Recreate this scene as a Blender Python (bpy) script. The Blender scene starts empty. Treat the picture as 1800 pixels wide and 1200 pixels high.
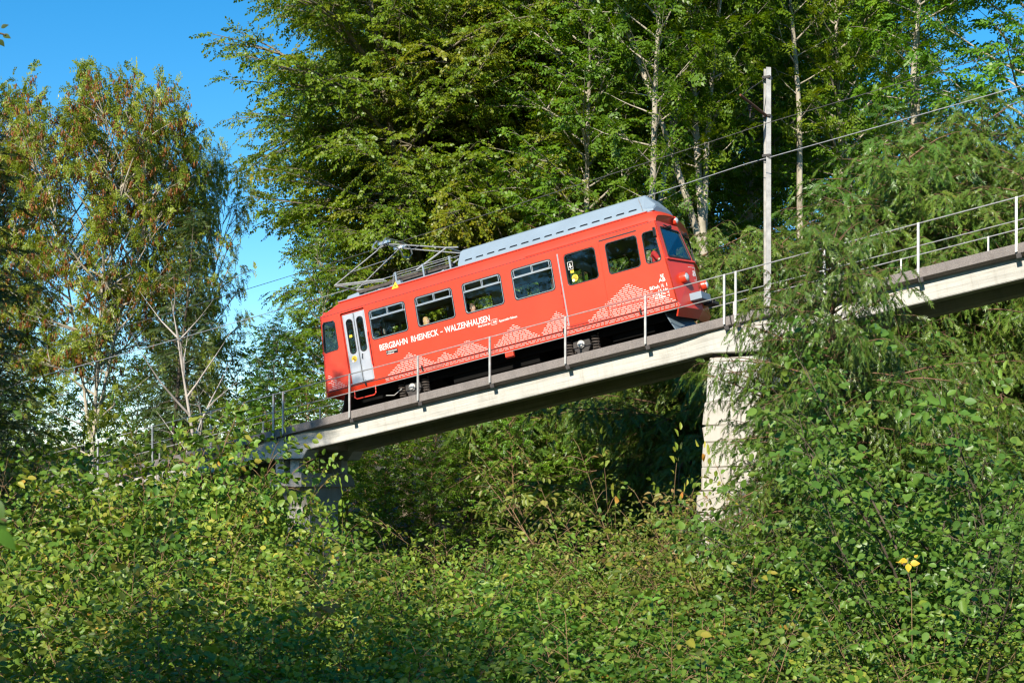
import bpy, math, random
import numpy as np
from mathutils import Matrix, Vector

# ------------------------------------------------------------------ camera, world, sun, exposure
SC = bpy.context.scene
COL = SC.collection
R = math.radians
F_PX, X0, Y0 = 2400.0, 900.0, 850.0          # focal length and principal point measured in the 1800 px photograph

cam = bpy.data.cameras.new("camera")
cam_ob = bpy.data.objects.new("camera", cam)
COL.objects.link(cam_ob)
cam.sensor_width = 36.0
cam.lens = F_PX / 1800.0 * 36.0
cam.shift_y = (Y0 - 600.0) / 1800.0           # level shift lens: verticals stay vertical
cam.clip_start, cam.clip_end = 0.05, 3000
cam.dof.use_dof = True
cam.dof.focus_distance = 34.0
cam.dof.aperture_fstop = 7.1
cam_ob.rotation_euler = (R(90), 0, 0)
cam_ob.location = (0, 0, 0)
SC.camera = cam_ob

SUN_EL = 29.0
SUN_DIR = Vector((-0.38, -0.925, 0)).normalized() * math.cos(R(SUN_EL)) + Vector((0, 0, math.sin(R(SUN_EL))))
world = bpy.data.worlds.new("World")
SC.world = world
world.use_nodes = True
wn = world.node_tree
for n in list(wn.nodes):
    wn.nodes.remove(n)
w_out = wn.nodes.new("ShaderNodeOutputWorld")
w_bg = wn.nodes.new("ShaderNodeBackground")
w_sky = wn.nodes.new("ShaderNodeTexSky")
w_hsv = wn.nodes.new("ShaderNodeHueSaturation")
w_sky.sky_type = 'NISHITA'
w_sky.sun_disc = False
w_sky.sun_elevation = R(SUN_EL)
w_sky.sun_rotation = math.atan2(SUN_DIR.x, SUN_DIR.y)
w_sky.altitude = 500
w_sky.air_density = 1.0
w_sky.dust_density = 0.0
w_sky.ozone_density = 3.0
w_hsv.inputs["Saturation"].default_value = 1.38
w_hsv.inputs["Hue"].default_value = 0.493
wn.links.new(w_sky.outputs[0], w_hsv.inputs["Color"])
wn.links.new(w_hsv.outputs[0], w_bg.inputs["Color"])
w_bg.inputs["Strength"].default_value = 0.122
wn.links.new(w_bg.outputs[0], w_out.inputs[0])

sun = bpy.data.lights.new("sun", 'SUN')
sun.energy = 5.0
sun.angle = R(0.53)
sun.color = (1.0, 0.93, 0.80)
sun_ob = bpy.data.objects.new("sun", sun)
COL.objects.link(sun_ob)
sun_ob.rotation_euler = SUN_DIR.to_track_quat('Z', 'Y').to_euler()
sun_ob.location = SUN_DIR * 60

SC.view_settings.view_transform = 'Standard'
SC.view_settings.look = 'None'
SC.view_settings.exposure = 0.65
SC.view_settings.gamma = 1.0
SC.view_settings.use_curve_mapping = False
SC.render.engine = 'CYCLES'
SC.cycles.max_bounces = 7
SC.cycles.diffuse_bounces = 1
SC.cycles.glossy_bounces = 3
SC.cycles.transmission_bounces = 4
SC.cycles.transparent_max_bounces = 16
SC.cycles.caustics_reflective = False
SC.cycles.caustics_refractive = False
SC.cycles.use_denoising = True
SC.cycles.pixel_filter_type = 'BLACKMAN_HARRIS'
SC.cycles.filter_width = 1.3

# ------------------------------------------------------------------ track frame (x along the track uphill, y across it away from the camera, z normal to it)
PSI, TH = R(26.849), R(10.540)
_c, _s, _ct, _st = math.cos(PSI), math.sin(PSI), math.cos(TH), math.sin(TH)
TX = Vector((_c * _ct, -_s * _ct, _st))
TY = Vector((_s, _c, 0.0))
TZ = Vector((-_c * _st, _s * _st, _ct))
TO = Vector((-3.6543, 35.7470, 3.7450))
TRACK = Matrix(((TX.x, TY.x, TZ.x, TO.x), (TX.y, TY.y, TZ.y, TO.y), (TX.z, TY.z, TZ.z, TO.z), (0, 0, 0, 1)))


def tw(s, y, v):
    return TRACK @ Vector((s, y, v))


def at(px, py, depth):
    """the point seen at a photograph pixel at a given depth"""
    return Vector(((px - X0) * depth / F_PX, depth, (Y0 - py) * depth / F_PX))


# ------------------------------------------------------------------ materials
def new_mat(name):
    m = bpy.data.materials.new(name)
    m.use_nodes = True
    nt = m.node_tree
    b = nt.nodes["Principled BSDF"]
    return m, nt, b


def N(nt, kind, **kw):
    n = nt.nodes.new(kind)
    for k, v in kw.items():
        if k in n.inputs:
            n.inputs[k].default_value = v
        else:
            setattr(n, k, v)
    return n


def ramp(nt, stops):
    r = nt.nodes.new("ShaderNodeValToRGB")
    while len(r.color_ramp.elements) < len(stops):
        r.color_ramp.elements.new(0.5)
    for e, (p, c) in zip(r.color_ramp.elements, stops):
        e.position = p
        e.color = (*c, 1) if len(c) == 3 else c
    return r


def plain(name, col, rough=0.5, metal=0.0, var=0.12, scale=6.0, bump=0.0, coat=0.0, spec=0.5):
    """a painted or metal surface with a little uneven wear"""
    m, nt, b = new_mat(name)
    tc = N(nt, "ShaderNodeTexCoord")
    nz = N(nt, "ShaderNodeTexNoise", Scale=scale, Detail=6.0, Roughness=0.6)
    nt.links.new(tc.outputs["Object"], nz.inputs["Vector"])
    lo = tuple(max(0, c * (1 - var)) for c in col)
    hi = tuple(min(1, c * (1 + var)) for c in col)
    rp = ramp(nt, [(0.3, lo), (0.7, hi)])
    nt.links.new(nz.outputs["Fac"], rp.inputs[0])
    nt.links.new(rp.outputs[0], b.inputs["Base Color"])
    b.inputs["Roughness"].default_value = rough
    b.inputs["Metallic"].default_value = metal
    b.inputs["Coat Weight"].default_value = coat
    b.inputs["Coat Roughness"].default_value = 0.15
    b.inputs["Specular IOR Level"].default_value = spec
    if bump > 0:
        bp = N(nt, "ShaderNodeBump", Strength=bump, Distance=0.01)
        n2 = N(nt, "ShaderNodeTexNoise", Scale=scale * 6, Detail=4.0)
        nt.links.new(tc.outputs["Object"], n2.inputs["Vector"])
        nt.links.new(n2.outputs["Fac"], bp.inputs["Height"])
        nt.links.new(bp.outputs[0], b.inputs["Normal"])
    return m


def concrete(name, col, boards=0.0, speckle=0.0, stain=0.5, streak=0.0):
    m, nt, b = new_mat(name)
    tc = N(nt, "ShaderNodeTexCoord")
    big = N(nt, "ShaderNodeTexNoise", Scale=1.1, Detail=8.0, Roughness=0.65)
    nt.links.new(tc.outputs["Object"], big.inputs["Vector"])
    rp = ramp(nt, [(0.25, tuple(c * (1 - 0.35 * stain) for c in col)), (0.5, col), (0.75, tuple(min(1, c * 1.1) for c in col))])
    nt.links.new(big.outputs["Fac"], rp.inputs[0])
    last = rp.outputs[0]
    if streak > 0:      # long weather stains along the shuttering
        m0 = N(nt, "ShaderNodeMapping")
        m0.inputs["Scale"].default_value = (0.35, 1.0, 7.0)
        nt.links.new(tc.outputs["Object"], m0.inputs["Vector"])
        s0 = N(nt, "ShaderNodeTexNoise", Scale=1.5, Detail=9.0, Roughness=0.75)
        nt.links.new(m0.outputs[0], s0.inputs["Vector"])
        r0 = ramp(nt, [(0.36, (0.45, 0.42, 0.37)), (0.52, (0.92, 0.91, 0.88)), (0.7, (1.06, 1.06, 1.05))])
        nt.links.new(s0.outputs["Fac"], r0.inputs[0])
        x0 = N(nt, "ShaderNodeMix", data_type='RGBA', blend_type='MULTIPLY')
        x0.inputs["Factor"].default_value = streak
        nt.links.new(last, x0.inputs["A"])
        nt.links.new(r0.outputs[0], x0.inputs["B"])
        last = x0.outputs["Result"]
    # rain streaks running down
    mp = N(nt, "ShaderNodeMapping")
    mp.inputs["Scale"].default_value = (5.0, 5.0, 0.35)
    nt.links.new(tc.outputs["Object"], mp.inputs["Vector"])
    sk = N(nt, "ShaderNodeTexNoise", Scale=1.6, Detail=5.0, Roughness=0.7)
    nt.links.new(mp.outputs[0], sk.inputs["Vector"])
    rs = ramp(nt, [(0.52, (0, 0, 0)), (0.75, (1, 1, 1))])
    nt.links.new(sk.outputs["Fac"], rs.inputs[0])
    mx = N(nt, "ShaderNodeMix", data_type='RGBA', blend_type='MULTIPLY')
    sc = N(nt, "ShaderNodeMath", operation='MULTIPLY')
    sc.inputs[1].default_value = 0.55 * stain
    nt.links.new(rs.outputs[0], sc.inputs[0])
    nt.links.new(sc.outputs[0], mx.inputs["Factor"])
    nt.links.new(last, mx.inputs["A"])
    mx.inputs["B"].default_value = (0.42, 0.38, 0.31, 1)
    last = mx.outputs["Result"]
    bp = N(nt, "ShaderNodeBump", Strength=0.5, Distance=0.012)
    fine = N(nt, "ShaderNodeTexNoise", Scale=28.0, Detail=6.0, Roughness=0.7)
    nt.links.new(tc.outputs["Object"], fine.inputs["Vector"])
    hgt = fine.outputs["Fac"]
    if boards > 0:      # prints of the shuttering boards
        sp = N(nt, "ShaderNodeSeparateXYZ")
        nt.links.new(tc.outputs["Object"], sp.inputs[0])
        wob = N(nt, "ShaderNodeTexNoise", Scale=0.9, Detail=3.0)
        nt.links.new(tc.outputs["Object"], wob.inputs["Vector"])
        ad = N(nt, "ShaderNodeMath", operation='MULTIPLY_ADD')
        nt.links.new(wob.outputs["Fac"], ad.inputs[0])
        ad.inputs[1].default_value = 0.05
        nt.links.new(sp.outputs["Z"], ad.inputs[2])
        dv = N(nt, "ShaderNodeMath", operation='DIVIDE')
        nt.links.new(ad.outputs[0], dv.inputs[0])
        dv.inputs[1].default_value = boards
        fr = N(nt, "ShaderNodeMath", operation='FRACT')
        nt.links.new(dv.outputs[0], fr.inputs[0])
        rb = ramp(nt, [(0.0, (0.45, 0.43, 0.4)), (0.07, (1, 1, 1)), (0.93, (0.97, 0.97, 0.97)), (1.0, (0.6, 0.58, 0.54))])
        nt.links.new(fr.outputs[0], rb.inputs[0])
        m2 = N(nt, "ShaderNodeMix", data_type='RGBA', blend_type='MULTIPLY')
        gate = N(nt, "ShaderNodeTexNoise", Scale=1.7, Detail=3.0)
        nt.links.new(tc.outputs["Object"], gate.inputs["Vector"])
        rg = ramp(nt, [(0.4, (0.1, 0.1, 0.1)), (0.62, (0.8, 0.8, 0.8))])
        nt.links.new(gate.outputs["Fac"], rg.inputs[0])
        nt.links.new(rg.outputs[0], m2.inputs["Factor"])
        nt.links.new(last, m2.inputs["A"])
        nt.links.new(rb.outputs[0], m2.inputs["B"])
        last = m2.outputs["Result"]
    if speckle > 0:
        vo = N(nt, "ShaderNodeTexVoronoi", Scale=95.0)
        nt.links.new(tc.outputs["Object"], vo.inputs["Vector"])
        rv = ramp(nt, [(0.0, (0.55, 0.55, 0.55)), (0.5, (1.0, 0.98, 0.95)), (1.0, (1.5, 1.45, 1.35))])
        nt.links.new(vo.outputs["Color"], rv.inputs[0])
        m3 = N(nt, "ShaderNodeMix", data_type='RGBA', blend_type='MULTIPLY')
        m3.inputs["Factor"].default_value = speckle
        nt.links.new(last, m3.inputs["A"])
        nt.links.new(rv.outputs[0], m3.inputs["B"])
        last = m3.outputs["Result"]
        hgt = vo.outputs["Distance"]
    nt.links.new(hgt, bp.inputs["Height"])
    nt.links.new(bp.outputs[0], b.inputs["Normal"])
    nt.links.new(last, b.inputs["Base Color"])
    b.inputs["Roughness"].default_value = 0.9
    b.inputs["Specular IOR Level"].default_value = 0.25
    return m


def leaf_mat(name, stops, trans=0.35, rough=0.42, spec=0.4, hue=0.02, val=0.25):
    """leaves: the tint of each leaf picks its colour; every tree shifts a little"""
    m, nt, b = new_mat(name)
    a = N(nt, "ShaderNodeAttribute", attribute_name="tint")
    rp = ramp(nt, stops)
    nt.links.new(a.outputs["Fac"], rp.inputs[0])
    oi = N(nt, "ShaderNodeObjectInfo")
    hs = N(nt, "ShaderNodeHueSaturation")
    m1 = N(nt, "ShaderNodeMapRange")
    m1.inputs["To Min"].default_value, m1.inputs["To Max"].default_value = 0.5 - hue, 0.5 + hue * 0.6
    m2 = N(nt, "ShaderNodeMapRange")
    m2.inputs["To Min"].default_value, m2.inputs["To Max"].default_value = 1 - val, 1 + val
    wn_ = N(nt, "ShaderNodeTexWhiteNoise", noise_dimensions='1D')
    nt.links.new(oi.outputs["Random"], wn_.inputs["W"])
    nt.links.new(oi.outputs["Random"], m1.inputs["Value"])
    nt.links.new(wn_.outputs["Value"], m2.inputs["Value"])
    nt.links.new(m1.outputs[0], hs.inputs["Hue"])
    nt.links.new(m2.outputs[0], hs.inputs["Value"])
    nt.links.new(rp.outputs[0], hs.inputs["Color"])
    nt.links.new(hs.outputs[0], b.inputs["Base Color"])
    b.inputs["Roughness"].default_value = rough
    b.inputs["Specular IOR Level"].default_value = spec
    tr = N(nt, "ShaderNodeBsdfTranslucent")
    h2 = N(nt, "ShaderNodeHueSaturation", Hue=0.485, Saturation=1.1, Value=1.5)
    nt.links.new(hs.outputs[0], h2.inputs["Color"])
    nt.links.new(h2.outputs[0], tr.inputs["Color"])
    mx = N(nt, "ShaderNodeMixShader")
    mx.inputs[0].default_value = trans
    nt.links.new(b.outputs[0], mx.inputs[1])
    nt.links.new(tr.outputs[0], mx.inputs[2])
    nt.links.new(mx.outputs[0], nt.nodes["Material Output"].inputs[0])
    return m


def bark_mat(name, dark, light, scale=3.0, moss=0.3):
    m, nt, b = new_mat(name)
    tc = N(nt, "ShaderNodeTexCoord")
    mp = N(nt, "ShaderNodeMapping")
    mp.inputs["Scale"].default_value = (1, 1, 0.35)
    nt.links.new(tc.outputs["Object"], mp.inputs["Vector"])
    nz = N(nt, "ShaderNodeTexNoise", Scale=scale, Detail=8.0, Roughness=0.7)
    nt.links.new(mp.outputs[0], nz.inputs["Vector"])
    rp = ramp(nt, [(0.3, dark), (0.62, light)])
    nt.links.new(nz.outputs["Fac"], rp.inputs[0])
    n2 = N(nt, "ShaderNodeTexNoise", Scale=1.2, Detail=5.0)
    nt.links.new(tc.outputs["Object"], n2.inputs["Vector"])
    r2 = ramp(nt, [(0.5, (0, 0, 0)), (0.65, (moss, moss, moss))])
    nt.links.new(n2.outputs["Fac"], r2.inputs[0])
    mx = N(nt, "ShaderNodeMix", data_type='RGBA')
    nt.links.new(r2.outputs[0], mx.inputs["Factor"])
    nt.links.new(rp.outputs[0], mx.inputs["A"])
    mx.inputs["B"].default_value = (0.10, 0.12, 0.04, 1)
    nt.links.new(mx.outputs["Result"], b.inputs["Base Color"])
    b.inputs["Roughness"].default_value = 0.9
    b.inputs["Specular IOR Level"].default_value = 0.2
    return m


def glass_mat(name, tint, refl=1.0):
    m, nt, b = new_mat(name)
    nt.nodes.remove(b)
    tr = N(nt, "ShaderNodeBsdfTransparent", Color=(*tint, 1))
    gl = N(nt, "ShaderNodeBsdfGlossy", Color=(1, 1, 1, 1), Roughness=0.02)
    lw = N(nt, "ShaderNodeLayerWeight", Blend=0.5)
    pw = N(nt, "ShaderNodeMath", operation='POWER')
    pw.inputs[1].default_value = 4.0
    nt.links.new(lw.outputs["Facing"], pw.inputs[0])
    mu = N(nt, "ShaderNodeMath", operation='MULTIPLY_ADD', use_clamp=True)
    mu.inputs[1].default_value = 0.7
    mu.inputs[2].default_value = 0.03 * refl
    nt.links.new(pw.outputs[0], mu.inputs[0])
    mx = N(nt, "ShaderNodeMixShader")
    nt.links.new(mu.outputs[0], mx.inputs[0])
    nt.links.new(tr.outputs[0], mx.inputs[1])
    nt.links.new(gl.outputs[0], mx.inputs[2])
    nt.links.new(mx.outputs[0], nt.nodes["Material Output"].inputs[0])
    return m


M = {
    'red': plain("red_paint", (0.72, 0.052, 0.020), 0.34, var=0.09, scale=1.1, bump=0.06, coat=0.15),
    'red_dark': plain("red_paint_door_edge", (0.42, 0.03, 0.014), 0.45, var=0.1),
    'grey_roof': plain("roof_grey_paint", (0.235, 0.295, 0.35), 0.45, var=0.08, scale=1.2),
    'alu': plain("brushed_aluminium", (0.62, 0.62, 0.63), 0.32, 0.85, var=0.08),
    'door': plain("silver_door_paint", (0.50, 0.51, 0.55), 0.38, 0.35, var=0.1, scale=2.5),
    'galv': plain("galvanised_steel", (0.46, 0.45, 0.43), 0.5, 0.55, var=0.25, scale=9.0),
    'galv_pole': plain("galvanised_pole", (0.47, 0.45, 0.42), 0.55, 0.25, var=0.25, scale=5.0),
    'rubber': plain("black_rubber", (0.018, 0.018, 0.020), 0.6),
    'iron': plain("dirty_dark_iron", (0.055, 0.048, 0.045), 0.7, 0.3, var=0.4, scale=8.0, bump=0.4),
    'grime': plain("black_grime", (0.007, 0.0065, 0.006), 0.9, spec=0.1),
    'iron_brown': plain("rusty_brown_iron", (0.085, 0.068, 0.058), 0.8, 0.2, var=0.4, scale=9.0, bump=0.4),
    'rust': plain("rusted_steel", (0.17, 0.065, 0.03), 0.85, 0.1, var=0.45, scale=14.0, bump=0.4),
    'plough': plain("plough_grey_paint", (0.11, 0.15, 0.18), 0.5, 0.0, var=0.15),
    'black': plain("black_plastic", (0.012, 0.012, 0.012), 0.4),
    'white': plain("white_lettering", (0.74, 0.69, 0.65), 0.45, var=0.06),
    'yellow': plain("yellow_sticker", (0.78, 0.52, 0.03), 0.5, var=0.06),
    'chrome': plain("chrome_lens", (0.80, 0.80, 0.78), 0.30, 0.55, var=0.05),
    'cable': plain("bare_cable", (0.42, 0.42, 0.42), 0.5, 0.5, var=0.15, scale=20),
    'wire': plain("dark_contact_wire", (0.10, 0.095, 0.09), 0.6, 0.4, var=0.2),
    'lining': plain("carriage_lining", (0.24, 0.215, 0.18), 0.6, var=0.1),
    'lining_pale': plain("pale_cab_lining", (0.33, 0.32, 0.30), 0.6, var=0.1),
    'seat': plain("brown_seat_cover", (0.075, 0.040, 0.026), 0.7, var=0.2),
    'floor': plain("carriage_floor", (0.05, 0.05, 0.05), 0.8),
    'concrete': concrete("board_marked_concrete", (0.52, 0.50, 0.455), boards=0.125, stain=0.6, streak=0.40),
    'concrete_dark': concrete("weathered_concrete", (0.40, 0.37, 0.325), stain=0.9),
    'lip': concrete("exposed_aggregate_concrete", (0.225, 0.20, 0.19), speckle=0.75, stain=0.9),
    'stone': concrete("pier_stone", (0.46, 0.425, 0.365), stain=1.25),
    'glass': glass_mat("window_glass", (0.94, 0.96, 0.95), 1.0),
    'glass_dusty': glass_mat("door_glass", (0.86, 0.89, 0.86), 1.1),
    'windscreen': glass_mat("windscreen_glass", (0.55, 0.62, 0.60), 3.2),
    'skin': plain("skin", (0.56, 0.33, 0.24), 0.5, var=0.06),
    'hair_blonde': plain("blonde_hair", (0.50, 0.33, 0.14), 0.55, var=0.25, scale=30),
    'hair_brown': plain("brown_hair", (0.07, 0.042, 0.025), 0.55, var=0.25, scale=30),
    'cloth_cream': plain("cream_cloth", (0.55, 0.47, 0.38), 0.85),
    'cloth_blue': plain("blue_cloth", (0.03, 0.05, 0.12), 0.85),
    'cloth_red': plain("red_cloth", (0.45, 0.015, 0.025), 0.85),
    'cloth_grey': plain("grey_cloth", (0.20, 0.20, 0.21), 0.85),
    'cloth_dark': plain("dark_cloth", (0.03, 0.03, 0.035), 0.85),
    'wood': plain("tarred_sleeper", (0.06, 0.045, 0.035), 0.85, var=0.3, bump=0.4),
    'poster': plain("printed_notice", (0.45, 0.42, 0.36), 0.6, var=0.4, scale=12),
    # leaves
    'beech': leaf_mat("beech_leaves", [(0.0, (0.09, 0.17, 0.010)), (0.35, (0.17, 0.265, 0.013)), (0.68, (0.28, 0.32, 0.017)), (0.90, (0.40, 0.31, 0.02)), (1.0, (0.44, 0.18, 0.02))], 0.34),
    'ash': leaf_mat("ash_leaves", [(0.0, (0.075, 0.17, 0.014)), (0.5, (0.14, 0.26, 0.018)), (0.85, (0.24, 0.32, 0.022)), (1.0, (0.36, 0.32, 0.03))], 0.38),
    'ash_pale': leaf_mat("thin_ash_leaves", [(0.0, (0.10, 0.18, 0.022)), (0.5, (0.20, 0.28, 0.03)), (0.85, (0.31, 0.32, 0.035)), (1.0, (0.40, 0.29, 0.03))], 0.34),
    'seed': leaf_mat("brown_ash_seeds", [(0.0, (0.26, 0.085, 0.03)), (1.0, (0.42, 0.17, 0.055))], 0.25, spec=0.2),
    'yew': leaf_mat("yew_needles", [(0.0, (0.055, 0.12, 0.016)), (0.5, (0.10, 0.18, 0.022)), (0.85, (0.18, 0.225, 0.030)), (1.0, (0.27, 0.20, 0.05))], 0.22, 0.38, hue=0.015, val=0.18),
    'spruce': leaf_mat("spruce_needles", [(0.0, (0.030, 0.058, 0.014)), (0.5, (0.060, 0.092, 0.018)), (1.0, (0.115, 0.120, 0.024))], 0.18, 0.45),
    'hazel': leaf_mat("hazel_leaves", [(0.0, (0.065, 0.155, 0.018)), (0.4, (0.125, 0.235, 0.026)), (0.78, (0.235, 0.305, 0.040)), (0.94, (0.38, 0.34, 0.05)), (1.0, (0.48, 0.27, 0.045))], 0.27, 0.45, hue=0.025, val=0.28),
    'maple': leaf_mat("maple_leaves", [(0.0, (0.055, 0.14, 0.022)), (0.5, (0.10, 0.20, 0.030)), (0.93, (0.17, 0.25, 0.038)), (1.0, (0.60, 0.40, 0.02))], 0.30, 0.40),
    'rusty_shrub': leaf_mat("dull_shrub_leaves", [(0.0, (0.085, 0.14, 0.018)), (0.5, (0.17, 0.20, 0.03)), (0.85, (0.28, 0.25, 0.06)), (1.0, (0.40, 0.23, 0.09))], 0.28),
    'yellow_leaf': leaf_mat("yellow_autumn_leaf", [(0.0, (0.62, 0.42, 0.03)), (1.0, (0.75, 0.55, 0.05))], 0.35),
    'bark_beech': bark_mat("beech_bark", (0.12, 0.10, 0.07), (0.27, 0.22, 0.155)),
    'bark_ash': bark_mat("ash_bark", (0.21, 0.175, 0.13), (0.48, 0.42, 0.33), 4.0),
    'bark_yew': bark_mat("yew_bark", (0.09, 0.05, 0.03), (0.24, 0.14, 0.085), 5.0, 0.1),
    'bark_dark': bark_mat("dark_bark", (0.05, 0.04, 0.03), (0.14, 0.11, 0.08)),
    'bark_twig': bark_mat("brown_twig_bark", (0.16, 0.095, 0.05), (0.32, 0.20, 0.11), 6.0, 0.1),
    'bark_grey': bark_mat("silvery_bare_bark", (0.30, 0.26, 0.22), (0.52, 0.46, 0.40), 4.0, 0.0),
}
gm, gnt, gb = new_mat("forest_soil")
_tc = N(gnt, "ShaderNodeTexCoord")
_n1 = N(gnt, "ShaderNodeTexNoise", Scale=0.8, Detail=10.0, Roughness=0.7)
gnt.links.new(_tc.outputs["Object"], _n1.inputs["Vector"])
_r1 = ramp(gnt, [(0.3, (0.022, 0.018, 0.010)), (0.5, (0.045, 0.040, 0.018)), (0.7, (0.035, 0.055, 0.014))])
gnt.links.new(_n1.outputs["Fac"], _r1.inputs[0])
gnt.links.new(_r1.outputs[0], gb.inputs["Base Color"])
gb.inputs["Roughness"].default_value = 0.95
M['soil'] = gm


# ------------------------------------------------------------------ mesh helpers
class MB:
    def __init__(self):
        self.v, self.f, self.mi = [], [], []
        self.cur = 0

    def add(self, verts, faces):
        o = len(self.v)
        self.v += [tuple(p) for p in verts]
        self.f += [tuple(i + o for i in f) for f in faces]
        self.mi += [self.cur] * len(faces)
        return self

    def box(self, x0, x1, y0, y1, z0, z1):
        return self.add([(x, y, z) for z in (z0, z1) for y in (y0, y1) for x in (x0, x1)],
                        [(0, 2, 3, 1), (4, 5, 7, 6), (0, 1, 5, 4), (2, 6, 7, 3), (0, 4, 6, 2), (1, 3, 7, 5)])

    def hexa(self, a, b):
        """box from two quads a (4 pts) and b (4 pts)"""
        return self.add(list(a) + list(b), [(3, 2, 1, 0), (4, 5, 6, 7), (0, 1, 5, 4), (1, 2, 6, 5), (2, 3, 7, 6), (3, 0, 4, 7)])

    def loft(self, rings, caps=True, closed=True):
        n = len(rings[0])
        V = [p for r in rings for p in r]
        Fs = []
        for k in range(len(rings) - 1):
            for i in range(n if closed else n - 1):
                j = (i + 1) % n
                Fs.append((k * n + i, k * n + j, (k + 1) * n + j, (k + 1) * n + i))
        if caps:
            Fs.append(tuple(range(n - 1, -1, -1)))
            Fs.append(tuple(range((len(rings) - 1) * n, len(rings) * n)))
        return self.add(V, Fs)

    def tube(self, pts, r, n=8, caps=True):
        pts = [Vector(p) for p in pts]
        rs = r if isinstance(r, (list, tuple)) else [r] * len(pts)
        rings = []
        prev = None
        for i, p in enumerate(pts):
            d = (pts[min(i + 1, len(pts) - 1)] - pts[max(i - 1, 0)]).normalized()
            if prev is None:
                a = d.orthogonal().normalized()
            else:
                a = (prev - d * prev.dot(d))
                a = a.normalized() if a.length > 1e-6 else d.orthogonal().normalized()
            prev = a
            b = d.cross(a)
            rings.append([p + (a * math.cos(2 * math.pi * k / n) + b * math.sin(2 * math.pi * k / n)) * rs[i] for k in range(n)])
        return self.loft(rings, caps)

    def lathe(self, c, axis, prof, n=16):
        """prof: (distance along axis, radius)"""
        ax = Vector(axis).normalized()
        a = ax.orthogonal().normalized()
        b = ax.cross(a)
        c = Vector(c)
        return self.loft([[c + ax * t + (a * math.cos(2 * math.pi * k / n) + b * math.sin(2 * math.pi * k / n)) * max(r, 1e-4) for k in range(n)] for t, r in prof], True)

    def mesh(self, mats, shift=(0, 0, 0), smooth=False):
        me = bpy.data.meshes.new("mesh")
        sx, sy, sz = shift
        me.from_pydata([(x - sx, y - sy, z - sz) for x, y, z in self.v], [], self.f)
        for m_ in (mats if isinstance(mats, (list, tuple)) else [mats]):
            me.materials.append(m_)
        if any(self.mi):
            me.polygons.foreach_set("material_index", self.mi)
        if smooth:
            me.polygons.foreach_set("use_smooth", [True] * len(self.f))
        me.update()
        return me


def link(name, me, parent=None, loc=None, mw=None):
    o = bpy.data.objects.new(name, me)
    COL.objects.link(o)
    if parent is not None:
        o.parent = parent
    if mw is not None:
        o.matrix_world = mw
    if loc is not None:
        o.location = loc
    return o


def tag(o, label, cat, group=None, kind=None):
    if label:
        o["label"] = label
    if cat:
        o["category"] = cat
    if group:
        o["group"] = group
    if kind:
        o["kind"] = kind
    return o


def root(name, base, label, cat, group=None, rot=None):
    """an Empty; base in track coordinates when rot is None, else a world point and a yaw"""
    o = bpy.data.objects.new(name, None)
    o.empty_display_size = 0.3
    COL.objects.link(o)
    if rot is None:
        o.matrix_world = TRACK @ Matrix.Translation(Vector(base))
        o["_b"] = list(base)
    else:
        o.matrix_world = Matrix.Translation(Vector(base)) @ Matrix.Rotation(rot, 4, 'Z')
        o["_b"] = [0, 0, 0]
    return tag(o, label, cat, group)


def rbase(o):
    while o.parent is not None:
        o = o.parent
    return tuple(o.get("_b", (0, 0, 0)))


def part(name, mb, mat, parent, smooth=False, bevel=0.0, label=None, sharp=35):
    me = mb.mesh(mat, rbase(parent), smooth)
    if smooth:
        try:
            me.set_sharp_from_angle(angle=R(sharp))
        except Exception:
            pass
    o = link(name, me, parent)
    if bevel:
        bm_ = o.modifiers.new("bevel", 'BEVEL')
        bm_.width = bevel
        bm_.segments = 2
        bm_.limit_method = 'ANGLE'
    if label:
        o["label"] = label
    return o


def rrect(x0, x1, z0, z1, r, n=5, slant0=0.0, slant1=0.0):
    """rounded rectangle, counter-clockwise; slant moves the two lower corners sideways"""
    pts = []
    for cx, cz, a0 in ((x1 - r, z1 - r, 0), (x0 + r, z1 - r, 90), (x0 + r, z0 + r, 180), (x1 - r, z0 + r, 270)):
        for k in range(n + 1):
            a = R(a0 + 90 * k / n)
            pts.append((cx + r * math.cos(a), cz + r * math.sin(a)))
    if slant0 or slant1:
        out = []
        for x, z in pts:
            t = (z1 - z) / (z1 - z0)
            w = (x - x0) / (x1 - x0)
            out.append((x + t * (slant0 * (1 - w) + slant1 * w), z))
        pts = out
    return pts


def flat_fill(polys, depth):
    """filled 2D outline with holes, given a thickness; returns verts (x, y=thickness, z) and faces"""
    cu = bpy.data.curves.new("outline", 'CURVE')
    cu.dimensions = '2D'
    cu.fill_mode = 'BOTH'
    cu.extrude = depth / 2
    for poly in polys:
        sp = cu.splines.new('POLY')
        sp.points.add(len(poly) - 1)
        for p, q in zip(sp.points, poly):
            p.co = (q[0], q[1], 0, 1)
        sp.use_cyclic_u = True
    ob = bpy.data.objects.new("outline", cu)
    COL.objects.link(ob)
    me = bpy.data.meshes.new_from_object(ob)
    vs = [(v.co.x, v.co.z + depth / 2, v.co.y) for v in me.vertices]
    fs = [tuple(reversed(p.vertices)) for p in me.polygons]
    bpy.data.objects.remove(ob)
    bpy.data.curves.remove(cu)
    bpy.data.meshes.remove(me)
    return vs, fs


def panel(mb, outer, holes, depth, fn=None, y=0.0):
    vs, fs = flat_fill([outer] + list(holes), depth)
    if fn is None:
        vs = [(a, y + b, c) for a, b, c in vs]
    else:
        vs = [fn(a, b, c) for a, b, c in vs]
    return mb.add(vs, fs)


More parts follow.
